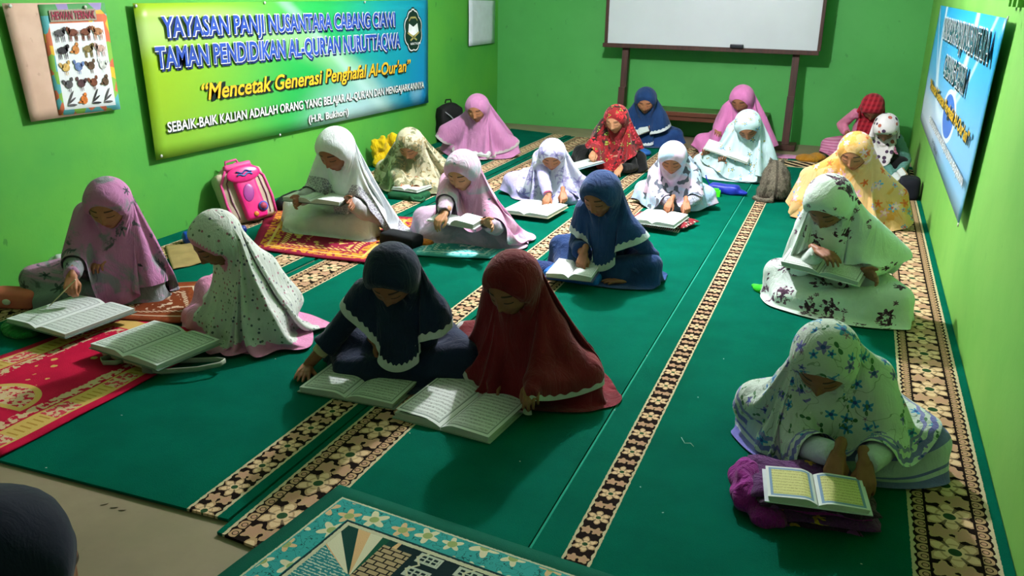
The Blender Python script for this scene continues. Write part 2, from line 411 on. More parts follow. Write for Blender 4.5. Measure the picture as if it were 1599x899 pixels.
    hx = p.get('hem0', .36); C_ = np.stack([nb[0]*.5+hx*np.sin(th), nb[1]*.6+hx*.95*np.cos(th)+.05, np.full(NU, .30)], -1)*s
    NV2 = NV; k = np.linspace(0, 1, NV2)[:, None]**1.12
    l = k*T[None]; Lv = np.diff(l, axis=0)
    lA = .085*s*np.ones(NU); lB = lA+.24*s*(1-front)+.12*s*front; lC = np.maximum(T, lB+.02)
    def lerp(P, Q, t): t = np.clip(t, 0, 1)[..., None]; return P[None]*(1-t)+Q[None]*t
    bk = (1-front)[:, None]
    H2 = np.stack([.098*np.sin(th), -.135+0*th, .035-.05*front], -1)*hs@RH.T+hc
    D_ = (A_+B_)*.5*(1-bk)+H2*bk; lD = lA+(.12*(1-front)+.05*front)*s
    X0 = np.where((l < lA)[..., None], lerp(O, A_, l/lA), np.where((l < lD)[..., None], lerp(A_, D_, (l-lA)/(lD-lA)), np.where((l < lB)[..., None], lerp(D_, B_, (l-lD)/(lB-lD)), lerp(B_, C_, (l-lB)/(lC-lB)))))
    # the hood keeps to the head
    er = np.array([.089, .104, .109])*hs; LP = (X0-hc)@RH+np.array([0, .010, .004])*hs
    q = np.sqrt(((LP/er)**2).sum(-1, keepdims=True)); w0 = sstep(0, .035, l)[..., None]
    pl = .022*s*(np.sin(th*9+p['yaw'])+.8*np.sin(th*15+1+p['s']*40))*sstep(.24*s, .42*s, l)
    X0[..., :2] += (pl[..., None]*np.stack([np.sin(th), np.cos(th)], -1))
    HX = ((LP*(1-w0)+LP/q*w0)-np.array([0, .010, .004])*hs)@RH.T+hc
    HW = np.where((l < lD) & (bk.T*np.ones_like(l) > .22), .35*sstep(.22, .45, bk.T*np.ones_like(l))*(1-sstep(.75, 1, l/lD)), 0)
    X0 = np.where(HW[..., None] > 0, HX, X0)
    C0 = 2*PI*math.sqrt((ox**2+oz**2)/2)*hs
    Lu = (C0*.98+np.minimum(l, .10*hs)*4.2+np.maximum(0, l-.10*hs)*p.get('full', 2.9))/NU
    Lu = Lu*(1-p.get('pinch', .38)*np.exp(-((l-.185*s)/(.045*s))**2)*sstep(.2, .6, bk.T*np.ones_like(l)))*(1+.25*sstep(.25*s, .40*s, l))
    X0[1] = X0[1]*.4+X0[0]*.6+(RH@np.array([0, .004, 0]))
    X = drape(X0, Lu, Lv, hcaps+caps+acaps+[(a, b, ra+.012, rb+.012) for a, b, ra, rb in lcaps], frames=p.get('fr', 50)+10, margin=.009, floor=.012, hold=(HX, HW))
    ring_mesh('veil', X, Lv, Lu, p['veil'], root)
    return root
# ------------------------------------------------------------------ node expressions
NT = None
def lin(c):
    if isinstance(c, str): c = [int(c[i:i+2], 16)/255 for i in (0, 2, 4)]
    return tuple((v/12.92 if v <= .04045 else ((v+.055)/1.055)**2.4) for v in c)+(1.0,)
def setin(sock, v):
    if isinstance(v, E): v = v.k
    if isinstance(v, bpy.types.NodeSocket): NT.links.new(v, sock)
    else: sock.default_value = v
def mth(op, *a):
    n = NT.nodes.new('ShaderNodeMath'); n.operation = op
    for i, x in enumerate(a): setin(n.inputs[i], x)
    return E(n.outputs[0])
class E:
    def __init__(s, k): s.k = k
    def __add__(s, o): return mth('ADD', s, o)
    __radd__ = __add__
    def __sub__(s, o): return mth('SUBTRACT', s, o)
    def __rsub__(s, o): return mth('SUBTRACT', o, s)
    def __mul__(s, o): return mth('MULTIPLY', s, o)
    __rmul__ = __mul__
    def __truediv__(s, o): return mth('DIVIDE', s, o)
    def __lt__(s, o): return mth('LESS_THAN', s, o)
    def __gt__(s, o): return mth('GREATER_THAN', s, o)
def fr(a): return mth('FRACT', a)
def ab(a): return mth('ABSOLUTE', a)
def sn(a): return mth('SINE', a)
def cs(a): return mth('COSINE', a)
def mn(a, b): return mth('MINIMUM', a, b)
def mx(a, b): return mth('MAXIMUM', a, b)
def fl(a): return mth('FLOOR', a)
def band(x, a, b): return (x > a)*(x < b)
def ramp(x, a, b):
    n = NT.nodes.new('ShaderNodeMapRange'); n.interpolation_type = 'SMOOTHSTEP'
    setin(n.inputs[0], x); n.inputs[1].default_value = a; n.inputs[2].default_value = b; return E(n.outputs[0])
def mix(f, a, b):
    n = NT.nodes.new('ShaderNodeMix'); n.data_type = 'RGBA'
    setin(n.inputs[0], f); setin(n.inputs[6], lin(a) if isinstance(a, str) else a); setin(n.inputs[7], lin(b) if isinstance(b, str) else b)
    return E(n.outputs[2])
def coords(kind='Object', sc=None):
    n = NT.nodes.new('ShaderNodeTexCoord'); o = n.outputs[kind]
    if sc:
        m = NT.nodes.new('ShaderNodeMapping'); NT.links.new(o, m.inputs[0]); m.inputs[3].default_value = sc; o = m.outputs[0]
    return E(o)
def xyz(v):
    n = NT.nodes.new('ShaderNodeSeparateXYZ'); setin(n.inputs[0], v); return [E(o) for o in n.outputs]
def vec(x, y, z=0.0):
    n = NT.nodes.new('ShaderNodeCombineXYZ'); setin(n.inputs[0], x); setin(n.inputs[1], y); setin(n.inputs[2], z); return E(n.outputs[0])
def vm(op, a, b=None):
    n = NT.nodes.new('ShaderNodeVectorMath'); n.operation = op; setin(n.inputs[0], a)
    if b is not None: setin(n.inputs[1], b)
    return E(n.outputs['Value'] if op in ('DOT_PRODUCT', 'LENGTH') else n.outputs[0])
def noise(v, scale, detail=3, rough=.5, dist=0.0):
    n = NT.nodes.new('ShaderNodeTexNoise'); setin(n.inputs['Vector'], v)
    for k, x in (('Scale', scale), ('Detail', detail), ('Roughness', rough), ('Distortion', dist)): n.inputs[k].default_value = x
    return E(n.outputs[0])
def voro(v, scale, feat='F1', rand=1.0):
    n = NT.nodes.new('ShaderNodeTexVoronoi'); n.feature = feat; setin(n.inputs['Vector'], v); n.inputs['Scale'].default_value = scale
    n.inputs['Randomness'].default_value = rand; return n
def attr(name):
    n = NT.nodes.new('ShaderNodeAttribute'); n.attribute_name = name; return E(n.outputs['Fac'])
def uvm(name=None):
    n = NT.nodes.new('ShaderNodeUVMap')
    if name: n.uv_map = name
    return E(n.outputs[0])
def rgb2f(col):
    n = NT.nodes.new('ShaderNodeSeparateColor'); setin(n.inputs[0], col); return [E(o) for o in n.outputs]
class Mat:
    def __init__(s, name, rough=.85, spec=.3):
        global NT
        s.m = bpy.data.materials.new(name); s.m.use_nodes = True; NT = s.m.node_tree
        s.b = NT.nodes['Principled BSDF']; s.b.inputs['Roughness'].default_value = rough; s.b.inputs['Specular IOR Level'].default_value = spec
    def col(s, c): setin(s.b.inputs['Base Color'], lin(c) if isinstance(c, str) else c); return s
    def bump(s, h, st=.3, d=.01):
        n = NT.nodes.new('ShaderNodeBump'); n.inputs['Strength'].default_value = st; n.inputs['Distance'].default_value = d
        setin(n.inputs['Height'], h); NT.links.new(n.outputs[0], s.b.inputs['Normal']); return s
def plain(name, c, rough=.6, spec=.3, var=.12, scale=9, bump=0.0, bscale=120, metal=0.0):
    t = Mat(name, rough, spec); P = coords()
    f = noise(P, scale, 4)
    d = tuple(v*(1-var) for v in lin(c)[:3])+(1,); e = tuple(min(1, v*(1+var)) for v in lin(c)[:3])+(1,)
    t.col(mix(ramp(f, .3, .7), d, e)); t.b.inputs['Metallic'].default_value = metal
    if bump: t.bump(noise(P, bscale, 3), bump, .004)
    return t.m

# flowers scattered over cloth: centres from a Voronoi, petals drawn in the tangent plane
def flowers(scale, size, petals, depth=.45, rand=.8, off=(0, 0, 0), keep=1.0):
    P = coords(); N = coords('Normal')
    Q = vm('ADD', P, off); v = voro(Q, scale, 'F1', rand)
    d = vm('SUBTRACT', Q, E(v.outputs['Position']))
    T = vm('NORMALIZE', vm('CROSS_PRODUCT', N, (.31, .12, .94))); B = vm('CROSS_PRODUCT', N, T)
    a = vm('DOT_PRODUCT', d, T); b = vm('DOT_PRODUCT', d, B); r = mth('SQRT', a*a+b*b)
    R, G, Bc = rgb2f(E(v.outputs['Color']))
    ang = mth('ARCTAN2', a, b)+R*6.28
    lim = size*((1-depth)+depth*cs(ang*petals))*(.75+.5*G)
    m = (r < lim)*(G < keep)*(vm('LENGTH', d) < size*2.4)
    return m, r/size, R, G
WR = None
def cloth(name, base, pat=None, rough=.88, trims=(), wr=.22, shade=.08):
    """woven cloth: pat(colour) paints the print, trims = (attribute, from, to, colour)"""
    t = Mat(name, rough, .2); P = coords()
    f = noise(P, 7, 3); b = lin(base)
    c = mix(ramp(f, .3, .7), tuple(v*(1-shade) for v in b[:3])+(1,), tuple(min(1, v*(1+shade)) for v in b[:3])+(1,))
    if pat: c = pat(c)
    for a, lo, hi, cc in trims:
        x = attr(a)+.004*sn(attr('around')*150); c = mix(band(x, lo, hi), c, lin(cc))
    t.col(c)
    h = noise(coords('Object', (1, 1, .38)), 13, 4, .6, 1.6)+.10*noise(P, 240, 2)
    t.bump(h, wr*2.6, .022)
    t.b.inputs['Sheen Weight'].default_value = .12
    return t.m
def fl_pat(*layers, blotch=None):
    def f(c):
        if blotch:
            for sc, lo, hi, cc, off in blotch:
                c = mix(ramp(noise(vm('ADD', coords(), off), sc, 4, .6, .8), lo, hi), c, lin(cc))
        for (sc, size, pet, dep, keep, off, c1, c2, cc) in layers:
            m, r, R, G = flowers(sc, size, pet, dep, .85, off, keep)
            k = mix(R > .5, lin(c1), lin(c2)); k = mix(r < .3, k, lin(cc)); c = mix(m, c, k)
        return c
    return f
def dots(scale, size, cols, off=(0, 0, 0), keep=1.0):
    def f(c):
        v = voro(vm('ADD', coords(), off), scale, 'F1', .75); R, G, B = rgb2f(E(v.outputs['Color'])); d = E(v.outputs['Distance'])
        k = mix(R > .5, lin(cols[0]), lin(cols[1]))
        if len(cols) > 2: k = mix(G > .66, k, lin(cols[2]))
        return mix((d < size*scale)*(B < keep), c, k)
    return f
def both(*fs):
    def f(c):
        for g in fs: c = g(c)
        return c
    return f
def lines(scale, width, cc, off=(0, 0, 0)):      # scroll lines along cell edges
    def f(c):
        v = voro(vm('ADD', coords(), off), scale, 'DISTANCE_TO_EDGE', 1.0); return mix(E(v.outputs['Distance']) < width, c, lin(cc))
    return f

def vines(scale, width, cc, off=(0, 0, 0)):      # curling stems along noise contours
    def f(c): return mix(ab(noise(vm('ADD', coords(), off), scale, 2, .5, .6)-.5) < width, c, lin(cc))
    return f
def clusters(scale, size, cc, c2, off=(0, 0, 0), keep=1.0, grain=55):
    def f(c):
        m, r, R, G = flowers(scale, size, 7, .22, .8, off, keep); n = noise(coords(), grain, 3, .6)
        return mix(m*(n > .46+0*r)*(n+.25-r*.25 > .48), c, mix(n > .56, lin(cc), lin(c2)))
    return f
def skin_mat(name, c):
    t = Mat(name, .55, .35); u, v, _ = xyz(uvm('face')); x = ab((u-.5)/10); z = (v-.5)/4
    base = lin(c); col = mix(ramp(noise(coords(), 30, 3), .3, .7), tuple(k*.9 for k in base[:3])+(1,), tuple(k*1.08 for k in base[:3])+(1,))
    on = (v < .9)
    g = lambda a, s: mth('EXPONENT', (a/s)*(a/s)*-1)
    lip = ramp(g((u-.5)/10, .021)*mx(g(z+.0545, .0052), g(z+.0655, .0056)), .35, .75)
    col = mix(lip*on*.75, col, tuple((base[0]*.85, base[1]*.42, base[2]*.48))+(1,))
    brow = band(x, .014, .046)*(ab(z-.0225-.10*(x-.014)+4.2*(x-.014)*(x-.014)) < .0030)
    lash = band(x, .017, .046)*(ab(z+.0052-9*(x-.0315)*(x-.0315)) < .0017)
    mouth = (x < .019)*(ab(z+.0600) < .0012); nos = band(x, .0045, .0105)*(ab(z+.0395) < .0022)
    col = mix(on*mx(mx(brow*.85, lash), mx(mouth*.7, nos*.6)), col, lin('1c1210'))
    t.col(col); t.b.inputs['Subsurface Weight'].default_value = 0.0
    return t.m
# ------------------------------------------------------------------ room shell
XL, XR, YB, YF, ZC = -4.14, .63, 10.2, -1.4, 2.85
def wall_paint(name, base, alt, dirt, seed):
    t = Mat(name, .62, .35); P = vm('ADD', coords(), (seed, seed*2, 0))
    c = mix(ramp(noise(P, 1.3, 4, .6), .3, .7), lin(base), lin(alt))
    c = mix(ramp(noise(P, 3.5, 6, .7), .60, .78)*.35, c, lin(dirt))
    c = mix(ramp(noise(vm('MULTIPLY', P, (1, 1, .5)), 17, 3), .71, .76)*.55, c, lin(dirt))
    t.col(c); t.bump(noise(P, 5, 4)+.15*noise(P, 60, 2), .25, .012); return t.m
M = {}
M['wall_left'] = wall_paint('green_paint_left', '56a53c', '469a3e', '266b2a', 1.0)
M['wall_back'] = wall_paint('green_paint_back', '4da352', '469b4c', '337a3c', 5.0)
M['wall_right'] = wall_paint('green_paint_right', '78b552', '6aab48', '488e3c', 9.0)
def quad(name, pts, m, n=1, **k): return mk(name, pts, [(0, 1, 2, 3)], m, None, False, **k)
def slab(name, lo, hi, m, parent=None, bev=0.0, **k):
    lo = np.array(lo, float); hi = np.array(hi, float)
    return MB().box((lo+hi)/2, hi-lo, None, bev).build(name, m, parent, smooth=False, **k)
flm = Mat('worn_vinyl_floor', .55, .35); P = coords()
c = mix(ramp(noise(P, 2.2, 5, .6), .3, .7), '94836f', '7f705e')
c = mix(ramp(noise(vm('ADD', P, (3, 1, 0)), 1.1, 4, .6), .45, .7)*.6, c, lin('7f765c'))
c = mix(ramp(noise(P, 9, 5, .7), .62, .78)*.4, c, lin('5c5042')); flm.col(c); flm.bump(noise(P, 30, 3), .15, .004)
slab('floor', (XL-.1, YF-.1, -.12), (XR+.1, YB+.1, -.006), flm.m, kind='structure')
slab('wall_left', (XL-.1, YF-.1, -.1), (XL, YB+.1, ZC), M['wall_left'], kind='structure')
slab('wall_right', (XR, YF-.1, -.1), (XR+.1, YB+.1, ZC), M['wall_right'], kind='structure')
slab('wall_back', (XL-.1, YB, -.1), (XR+.1, YB+.1, ZC), M['wall_back'], kind='structure')
slab('wall_front', (XL-.1, YF-.1, -.1), (XR+.1, YF, ZC), plain('front_wall_paint', 'd6d6cf', .8), kind='structure')
slab('ceiling', (XL-.1, YF-.1, ZC), (XR+.1, YB+.1, ZC+.1), plain('ceiling_paint', 'e4e2dc', .8), kind='structure')
# ------------------------------------------------------------------ carpets
def carpet_mat(name, w, borders, fringe=None):
    """green pile; borders = (x0, x1, style) across the roll, in metres from its left edge"""
    t = Mat(name, .95, .1); P = coords(); x, y, _ = xyz(P)
    wob = noise(P, 90, 2)-.5
    c = mix(ramp(noise(P, 4, 4), .3, .7), lin('005f4c'), lin('005443')); c = mix(ramp(noise(P, 420, 2), .35, .65)*.45, c, lin('004c3c'))
    dark, ivory, tan, tan2, pink = lin('1b1312'), lin('b9ad8f'), lin('b0906f'), lin('d3b592'), lin('b08a72')
    for (a, b, style) in borders:
        W = b-a; u = (x-a)/W
        inn = band(x+wob*.006, a, b); per = .205 if style == 'wide' else .150
        d = dark
        yy = y/per; cell = fr(yy)-.5; k2 = fr(yy*.5) > .5
        cx0, cx1 = (.24, .78) if style == 'wide' else (.0, 1.0)
        # big palmette
        q = cell*per; p = (u-.5)*W; r = mth('SQRT', p*p+q*q); an = mth('ARCTAN2', p, q)
        sz = W*.35 if style == 'wide' else W*.44
        R1 = sz*(.83+.17*cs(an*6+.5))+wob*.016
        m1 = r < R1; e1 = mx(r > R1*.84, band(r, sz*.42, sz*.50)*(cs(an*6+.5) > -.6)); g1 = r < sz*.22
        # small flowers between
        q2 = (fr(yy+.5)-.5)*per; p2 = ab(p)-sz*.42; r2 = mth('SQRT', p2*p2+q2*q2); an2 = mth('ARCTAN2', p2, q2)
        R2 = sz*.52*(.82+.18*cs(an2*5))+wob*.012; m2 = r2 < R2; e2 = r2 > R2*.78
        col = mix(m2, d, mix(e2, pink, tan)); col = mix(m1, col, mix(e1, tan2, tan)); col = mix(g1, col, lin('2c4a30'))
        col = mix(m1*(cs(an*6+.5) < -.72)*(r > sz*.30)*.75, col, d)
        if style == 'wide':
            for (s0, s1) in ((.07, .23), (.77, .93)):
                sp = .046; cc = fr(y/sp)-.5; uu = (u-(s0+s1)/2)*W; rr = mth('SQRT', uu*uu+cc*cc*sp*sp)
                ring = band(rr, .011, .021)*(uu*(-1 if s0 < .5 else 1) > -.012); ins = band(u, s0, s1)
                col = mix(ins, col, mix(ring, mix(rr < .008, d, pink), tan))
            wv_ = sn(y*150)*.012; edge = mx(u < .050+wv_+wob*.05, u > .950+wv_+wob*.05)
        else:
            wv_ = sn(y*150)*.022; edge = mx(u < .09+wv_+wob*.08, u > .91+wv_+wob*.08)
        col = mix(edge, col, ivory); c = mix(inn, c, col)
    if fringe:
        c = mix(x < .007, c, lin('2a8f78'))
        c = mix(band(y, fringe[0], fringe[0]+.035), c, ivory); inb = band(y, fringe[0]+.035, fringe[1])*band(x, .10, w)
        rr = fr((x+y)/.14)-.5; c = mix(inb, c, mix(ab(rr) < .20+wob*.2, dark, tan2)); c = mix(band(y, fringe[1], fringe[1]+.03), c, ivory)
    t.col(c); t.bump(noise(P, 300, 2)+.5*noise(P, 40, 2), .5, .004); t.b.inputs['Specular IOR Level'].default_value = .03
    return t.m
def carpet(x0, x1, yf0, yf1, yb0, yb1, z, borders, label, fringe=None):
    w = x1-x0; nx, ny = 10, 44; V = []; F = []
    for j in range(ny+1):
        for i in range(nx+1):
            a, b = i/nx, j/ny; ya = yf0+(yf1-yf0)*a; yb = yb0+(yb1-yb0)*a
            V.append((a*w, ya+(yb-ya)*b, z+.0012*math.sin(b*23+a*5+x0)))
    F = [(j*(nx+1)+i, j*(nx+1)+i+1, (j+1)*(nx+1)+i+1, (j+1)*(nx+1)+i) for j in range(ny) for i in range(nx)]
    o = mk('carpet', V, F, carpet_mat('carpet_weave', w, borders, fringe), None, False, label=label, cat='carpet')
    m = o.modifiers.new('pile', 'SOLIDIFY'); m.thickness = .010; m.offset = -1
    o.location = (x0, 0, 0); return o
carpet(-4.12, -2.955, 1.75, 1.80, 9.80, 9.55, .0065, [(.14, .36, 'wide'), (.93, 1.09, 'narrow')], 'green mosque carpet with floral borders laid along the left wall')
carpet(-2.93, -1.655, 1.85, 1.865, 9.5, 9.42, .0070, [(.045, .275, 'wide'), (1.115, 1.235, 'narrow')], 'green carpet strip second from the left, bare front edge on worn floor')
carpet(-1.645, -.735, 1.80, 1.70, 9.35, 9.2, .0075, [(.022, .245, 'wide')], 'green carpet strip in the middle, under the girl in dark red')
carpet(-.73, .627, .4, .4, 9.3, 9.25, .0070, [(.105, .195, 'narrow'), (1.075, 1.325, 'wide')], 'green carpet strip along the right wall with a wide floral border', fringe=(8.72, 9.05))

def mat_rect(name, pts, z, th, m, label, cat, n=(16, 24), wave=.002):
    """thin textile on four floor corners (near left, near right, far right, far left); uv 0..1"""
    p = [np.array(q[:2], float) for q in pts]; V = []; U = []
    for j in range(n[1]+1):
        for i in range(n[0]+1):
            a, b = i/n[0], j/n[1]; q = (p[0]*(1-a)+p[1]*a)*(1-b)+(p[3]*(1-a)+p[2]*a)*b
            V.append((q[0], q[1], z+wave*(math.sin(a*9+b*7)+math.sin(b*19-a*4)))); U.append((a, b))
    F = [(j*(n[0]+1)+i, j*(n[0]+1)+i+1, (j+1)*(n[0]+1)+i+1, (j+1)*(n[0]+1)+i) for j in range(n[1]) for i in range(n[0])]
    V = np.array(V); c = V.mean(0); c[2] = z; o = mk(name, V-c, F, m, label=label, cat=cat); o.location = c
    l = o.data.uv_layers.new(name='UV'); l.data.foreach_set('uv', np.array([U[v.vertex_index] for v in o.data.loops], dtype=F32).ravel())
    md = o.modifiers.new('pile', 'SOLIDIFY'); md.thickness = th; md.offset = -1; return o
def rectd(u, v, W, H): return mn(mn(u*W, (1-u)*W), mn(v*H, (1-v)*H))     # metres in from the nearest edge
# teal rug with a mosque picture, front edge of the picture
t = Mat('teal_rug', .95, .1); u, v, _ = xyz(uvm()); P = coords(); W, H = 1.25, .75
wob = noise(P, 110, 2)-.5; d = rectd(u, v, W, H)
green, ivory, teal, dark = lin('02503f'), lin('b6b498'), lin('2f8f8d'), lin('0b2326')
c = mix(d > .055+wob*.006, green, ivory); c = mix(d > .062+wob*.006, c, teal)
fm, rr, R, G = flowers(10.5, .044, 5, .28, .35, (0, 0, 0), .9); fc = mix(rr < .35, mix(R > .5, lin('c9c2a2'), lin('c7a67f')), lin('8a9a60')); 
sc = band(fr(noise(P, 26, 2)*5), .46, .54); bd_ = band(d, .066, .148); c = mix(sc*.8*bd_, c, dark); c = mix(fm*bd_, c, fc)
c = mix(d > .150, c, lin('0e2f33')); c = mix(d > .158+wob*.006, c, ivory); c = mix(d > .172+wob*.006, c, dark)
iu, iv = u*W-.17, (1-v)*H-.17; ins = d > .172
an = mth('ARCTAN2', iu-.155, .20-iv)
fan = ins*(iu < .20)*(iv < .19); rk = fr(an*1.45+.1)
c = mix(fan*(an > -1.05)*(an < .35), c, mix(rk > .62, mix(rk > .34, lin('0e3a34'), lin('c9a377')), lin('c6c3a8')))
c = mix(fan*(an > -.12)*(an < .02), c, lin('0f4a36'))
c = mix(ins*(iu < .20)*mx(an < -1.05, iv > .19), c, mix(band(fr(iv/.012+wob), .3, .7)*band(noise(P, 60, 2), .4, .6), lin('25757a'), lin('a9b8a8')))
wx, wy = fr(iu/.13), fr(iv/.068); wi = band(wx, .12, .72)*band(wy, .10, .74); bars = mx(mx(band(fr(wx*6.67-.8), .30, .60), band(fr(wy*4.7-.47), .30, .62)), mx(mx(wx < .17, wx > .67), mx(wy < .17, wy > .67)))
c = mix(ins*(iu > .255)*wi, c, mix(mx(bars, 0.0), dark, lin('a8b0a0')))
zz = ab(fr(iv/.06)-.5)*.05; c = mix(ins*(iu > .25)*band(iu-.155*fl(iu/.155)-zz, .116, .124), c, lin('b6b498'))
br = mx(fr(iv/.020) < .22, fr(iu/.04+.5*fl(iv/.020)) < .13); c = mix(ins*band(iu, .155, .255)*(iv > .03), c, mix(br, lin('a08d6c'), lin('181613')))
t.col(c); t.bump(noise(P, 320, 2), .5, .004)
R0 = at(530, 757, .02); ex = norm(at(940, 893, .02)-R0); ex[2] = 0; ey = np.array([ex[1], -ex[0], 0])
mat_rect('rug', [R0+ey*.75, R0+ey*.75+ex*1.25, R0+ex*1.25, R0], .022, .010, t.m, 'thick teal rug with cream flower border and mosque picture, front edge', 'rug', (24, 16), .0006)
# red prayer mat
t = Mat('red_prayer_mat', .92, .12); u, v, _ = xyz(uvm()); P = coords(); W, H = .76, 1.24; wob = noise(P, 60, 3)-.5
crim, yel, ivo = lin('c4123f'), lin('c9a85e'), lin('cbb08d')
dx = mn(u*W, (1-u)*W); dy = mn(v*H, (1-v)*H); d = mn(dx, dy)
c = mix(ramp(noise(P, 6, 4), .3, .7), lin('c4123f'), lin('b00c38'))
sp = voro(P, 13, 'F1', .55); c = mix((E(sp.outputs['Distance'])+wob*.2 < .20)*(d > .21), c, yel)
lat = fr((u*W+v*H)/.19); bx = fr(v*H/.30)
bnd = band(d, .045, .135); blk = mix(bx > .42, mix((noise(P, 45, 3) > .50), lin('c63a4e'), ivo), mix(band(fr(v*H/.028), .0, .3)*band(dx, .065, .115), yel, lin('a98238')))
c = mix(bnd, c, blk); c = mix(mx(band(d, .040, .050), band(d, .130, .140)), c, yel)
c = mix(band(d+wob*.03, .150, .195)*(noise(P, 28, 3) > .47), c, ivo)
ad = ab(u-.5)*W; arch = band(v*H, .04, .34)*band(ad*1.1+v*H, .17, .40)*(v*H > .16); 
kx = mth('SQRT', ad*ad+(v*H-.30)*(v*H-.30)); c = mix((kx < .15)*(v*H > .30)*(noise(P, 40, 3) > .46), c, ivo); c = mix(band(kx, .15, .175)*(v*H > .30), c, yel); c = mix(band(v*H, .28, .305)*(ad < .175), c, yel)
t.col(c); t.bump(noise(P, 260, 2), .5, .004)
mat_rect('prayer_mat', [(-3.46, 1.84), (-2.625, 1.85), (-2.605, 3.07), (-3.31, 3.10)], .020, .008, t.m, 'crimson prayer mat with yellow patterned border, near the left', 'mat')
# mats further back
def pmat(name, base, alt, ivory, W, H, sc=30):
    t = Mat(name, .92, .12); u, v, _ = xyz(uvm()); P = coords(); wob = noise(P, 60, 3)-.5
    d = mn(mn(u*W, (1-u)*W), mn(v*H, (1-v)*H)); c = mix(ramp(noise(P, 6, 3), .3, .7), lin(base), tuple(k*.85 for k in lin(base)[:3])+(1,))
    b1 = band(d, .045, .14); c = mix(b1, c, mix(noise(P, sc, 3) > .52, lin(alt), lin(base))); c = mix(band(d, .085, .10), c, lin(ivory))
    c = mix(band(d+wob*.03, .155, .185)*(fr((u*W+v*H*1.0)/.035) > .4), c, lin(ivory)); c = mix(band(d, .20, .30)*(noise(P, sc*.7, 3) > .56), c, lin(ivory))
    t.col(c); t.bump(noise(P, 260, 2), .4, .004); return t.m
A = [at(400, 396, 0), at(578, 414, 0), at(690, 360, 0), at(480, 338, 0)]
mat_rect('prayer_mat', [at(392, 392, 0), at(582, 416, 0), at(672, 345, 0), at(420, 330, 0)], .020, .007, pmat('gold_maroon_mat', '8c1d3c', 'c58a2e', 'cfae62', .75, 1.0, 26), 'maroon and gold prayer mat under the woman in the white veil', 'mat')
mat_rect('prayer_mat', [at(175, 505, 0), at(345, 512, 0), at(322, 445, 0), at(150, 455, 0)], .024, .006, pmat('brown_mat', '6f3216', '7d3c1c', 'b9a58e', .7, .7), 'brown prayer mat with pale scroll border under the girl in pink and grey', 'mat')
mat_rect('mat', [at(270, 424, 0), at(322, 412, 0), at(330, 378, 0), at(258, 388, 0)], .018, .006, plain('tan_mat_cloth', '8f7d52', .9, .1), 'plain tan mat showing behind the girl in pink and grey', 'mat')
mat_rect('prayer_mat', [at(640, 402, 0), at(765, 408, 0), at(820, 372, 0), at(660, 368, 0)], .020, .006, pmat('aqua_mat', '3f9c9a', '7fc2bd', 'c4d5d0', .7, .6), 'aqua prayer mat under the girl in pale pink', 'mat')

# ------------------------------------------------------------------ wall graphics
def text(name, s, p0, p1, hgt, right, nrm, mat, parent, off=.004, bold=0.0, shear=0.0, depth=.0006, lift=0.0):
    """flat lettering from baseline start p0 to baseline end p1, cap height hgt, on a wall with outward normal nrm"""
    lim = None
    for of in ((0.0, bold) if bold else (0.0,)):
        cu = bpy.data.curves.new('txt', 'FONT'); cu.body = s; cu.size = 1.0; cu.offset = of; cu.shear = shear; cu.resolution_u = 3
        o = bpy.data.objects.new('txt', cu); COL.objects.link(o)
        dg = bpy.context.evaluated_depsgraph_get(); me = bpy.data.meshes.new_from_object(o.evaluated_get(dg)); bpy.data.objects.remove(o)
        n = len(me.vertices); co = np.empty(n*3); me.vertices.foreach_get('co', co); co = co.reshape(-1, 3)
        if lim is None: lim = (co.min(0)-[.22, .22, 0], co.max(0)+[.22, .22, 0])
    bad = ((co < lim[0]) | (co > lim[1])).any(1)       # bold offsets can throw stray points
    co = np.clip(co, lim[0], lim[1])
    w = co[:, 0].max()-co[:, 0].min(); L = np.linalg.norm(np.array(p1)-np.array(p0)); rx = (np.array(p1)-np.array(p0))/L
    up = np.cross(nrm, rx); xx = (co[:, 0]-co[:, 0].min())/w*L; yy = co[:, 1]/.70*hgt
    Wd = np.array(p0)+xx[:, None]*rx+yy[:, None]*up+np.array(nrm)*off
    FF = [tuple(f.vertices) for f in me.polygons if not bad[list(f.vertices)].any()]; bpy.data.meshes.remove(me)
    return child(mk(name, Wd, FF, mat, smooth=False), parent)
def wpanel(name, corners, mat, nrm, parent, th=.003, n=(20, 8), bulge=.012, off=.012):
    """sheet with corners (left-bottom, right-bottom, right-top, left-top) in world coordinates, slightly wavy"""
    p = [np.array(q, float) for q in corners]; V = []; U = []
    for j in range(n[1]+1):
        for i in range(n[0]+1):
            a, b = i/n[0], j/n[1]; q = (p[0]*(1-a)+p[1]*a)*(1-b)+(p[3]*(1-a)+p[2]*a)*b
            q = q+np.array(nrm)*(off+bulge*(math.sin(a*PI)*.5*math.sin(b*PI)+.25*math.sin(a*11+b*3)*math.sin(b*PI))); V.append(q); U.append((a, b))
    F = [(j*(n[0]+1)+i, j*(n[0]+1)+i+1, (j+1)*(n[0]+1)+i+1, (j+1)*(n[0]+1)+i) for j in range(n[1]) for i in range(n[0])]
    o = mk(name, V, F, mat); l = o.data.uv_layers.new(name='UV')
    l.data.foreach_set('uv', np.array([U[v.vertex_index] for v in o.data.loops], dtype=F32).ravel())
    md = o.modifiers.new('thick', 'SOLIDIFY'); md.thickness = th; md.offset = -1
    if parent: o.parent = parent; o.matrix_parent_inverse = parent.matrix_world.inverted()
    return o
def child(o, p): o.parent = p; o.matrix_parent_inverse = p.matrix_world.inverted(); return o
def root_at(name, loc, **k):
    o = empty(name, loc, **k); o.matrix_world = Matrix.Translation(Vector(loc)); return o
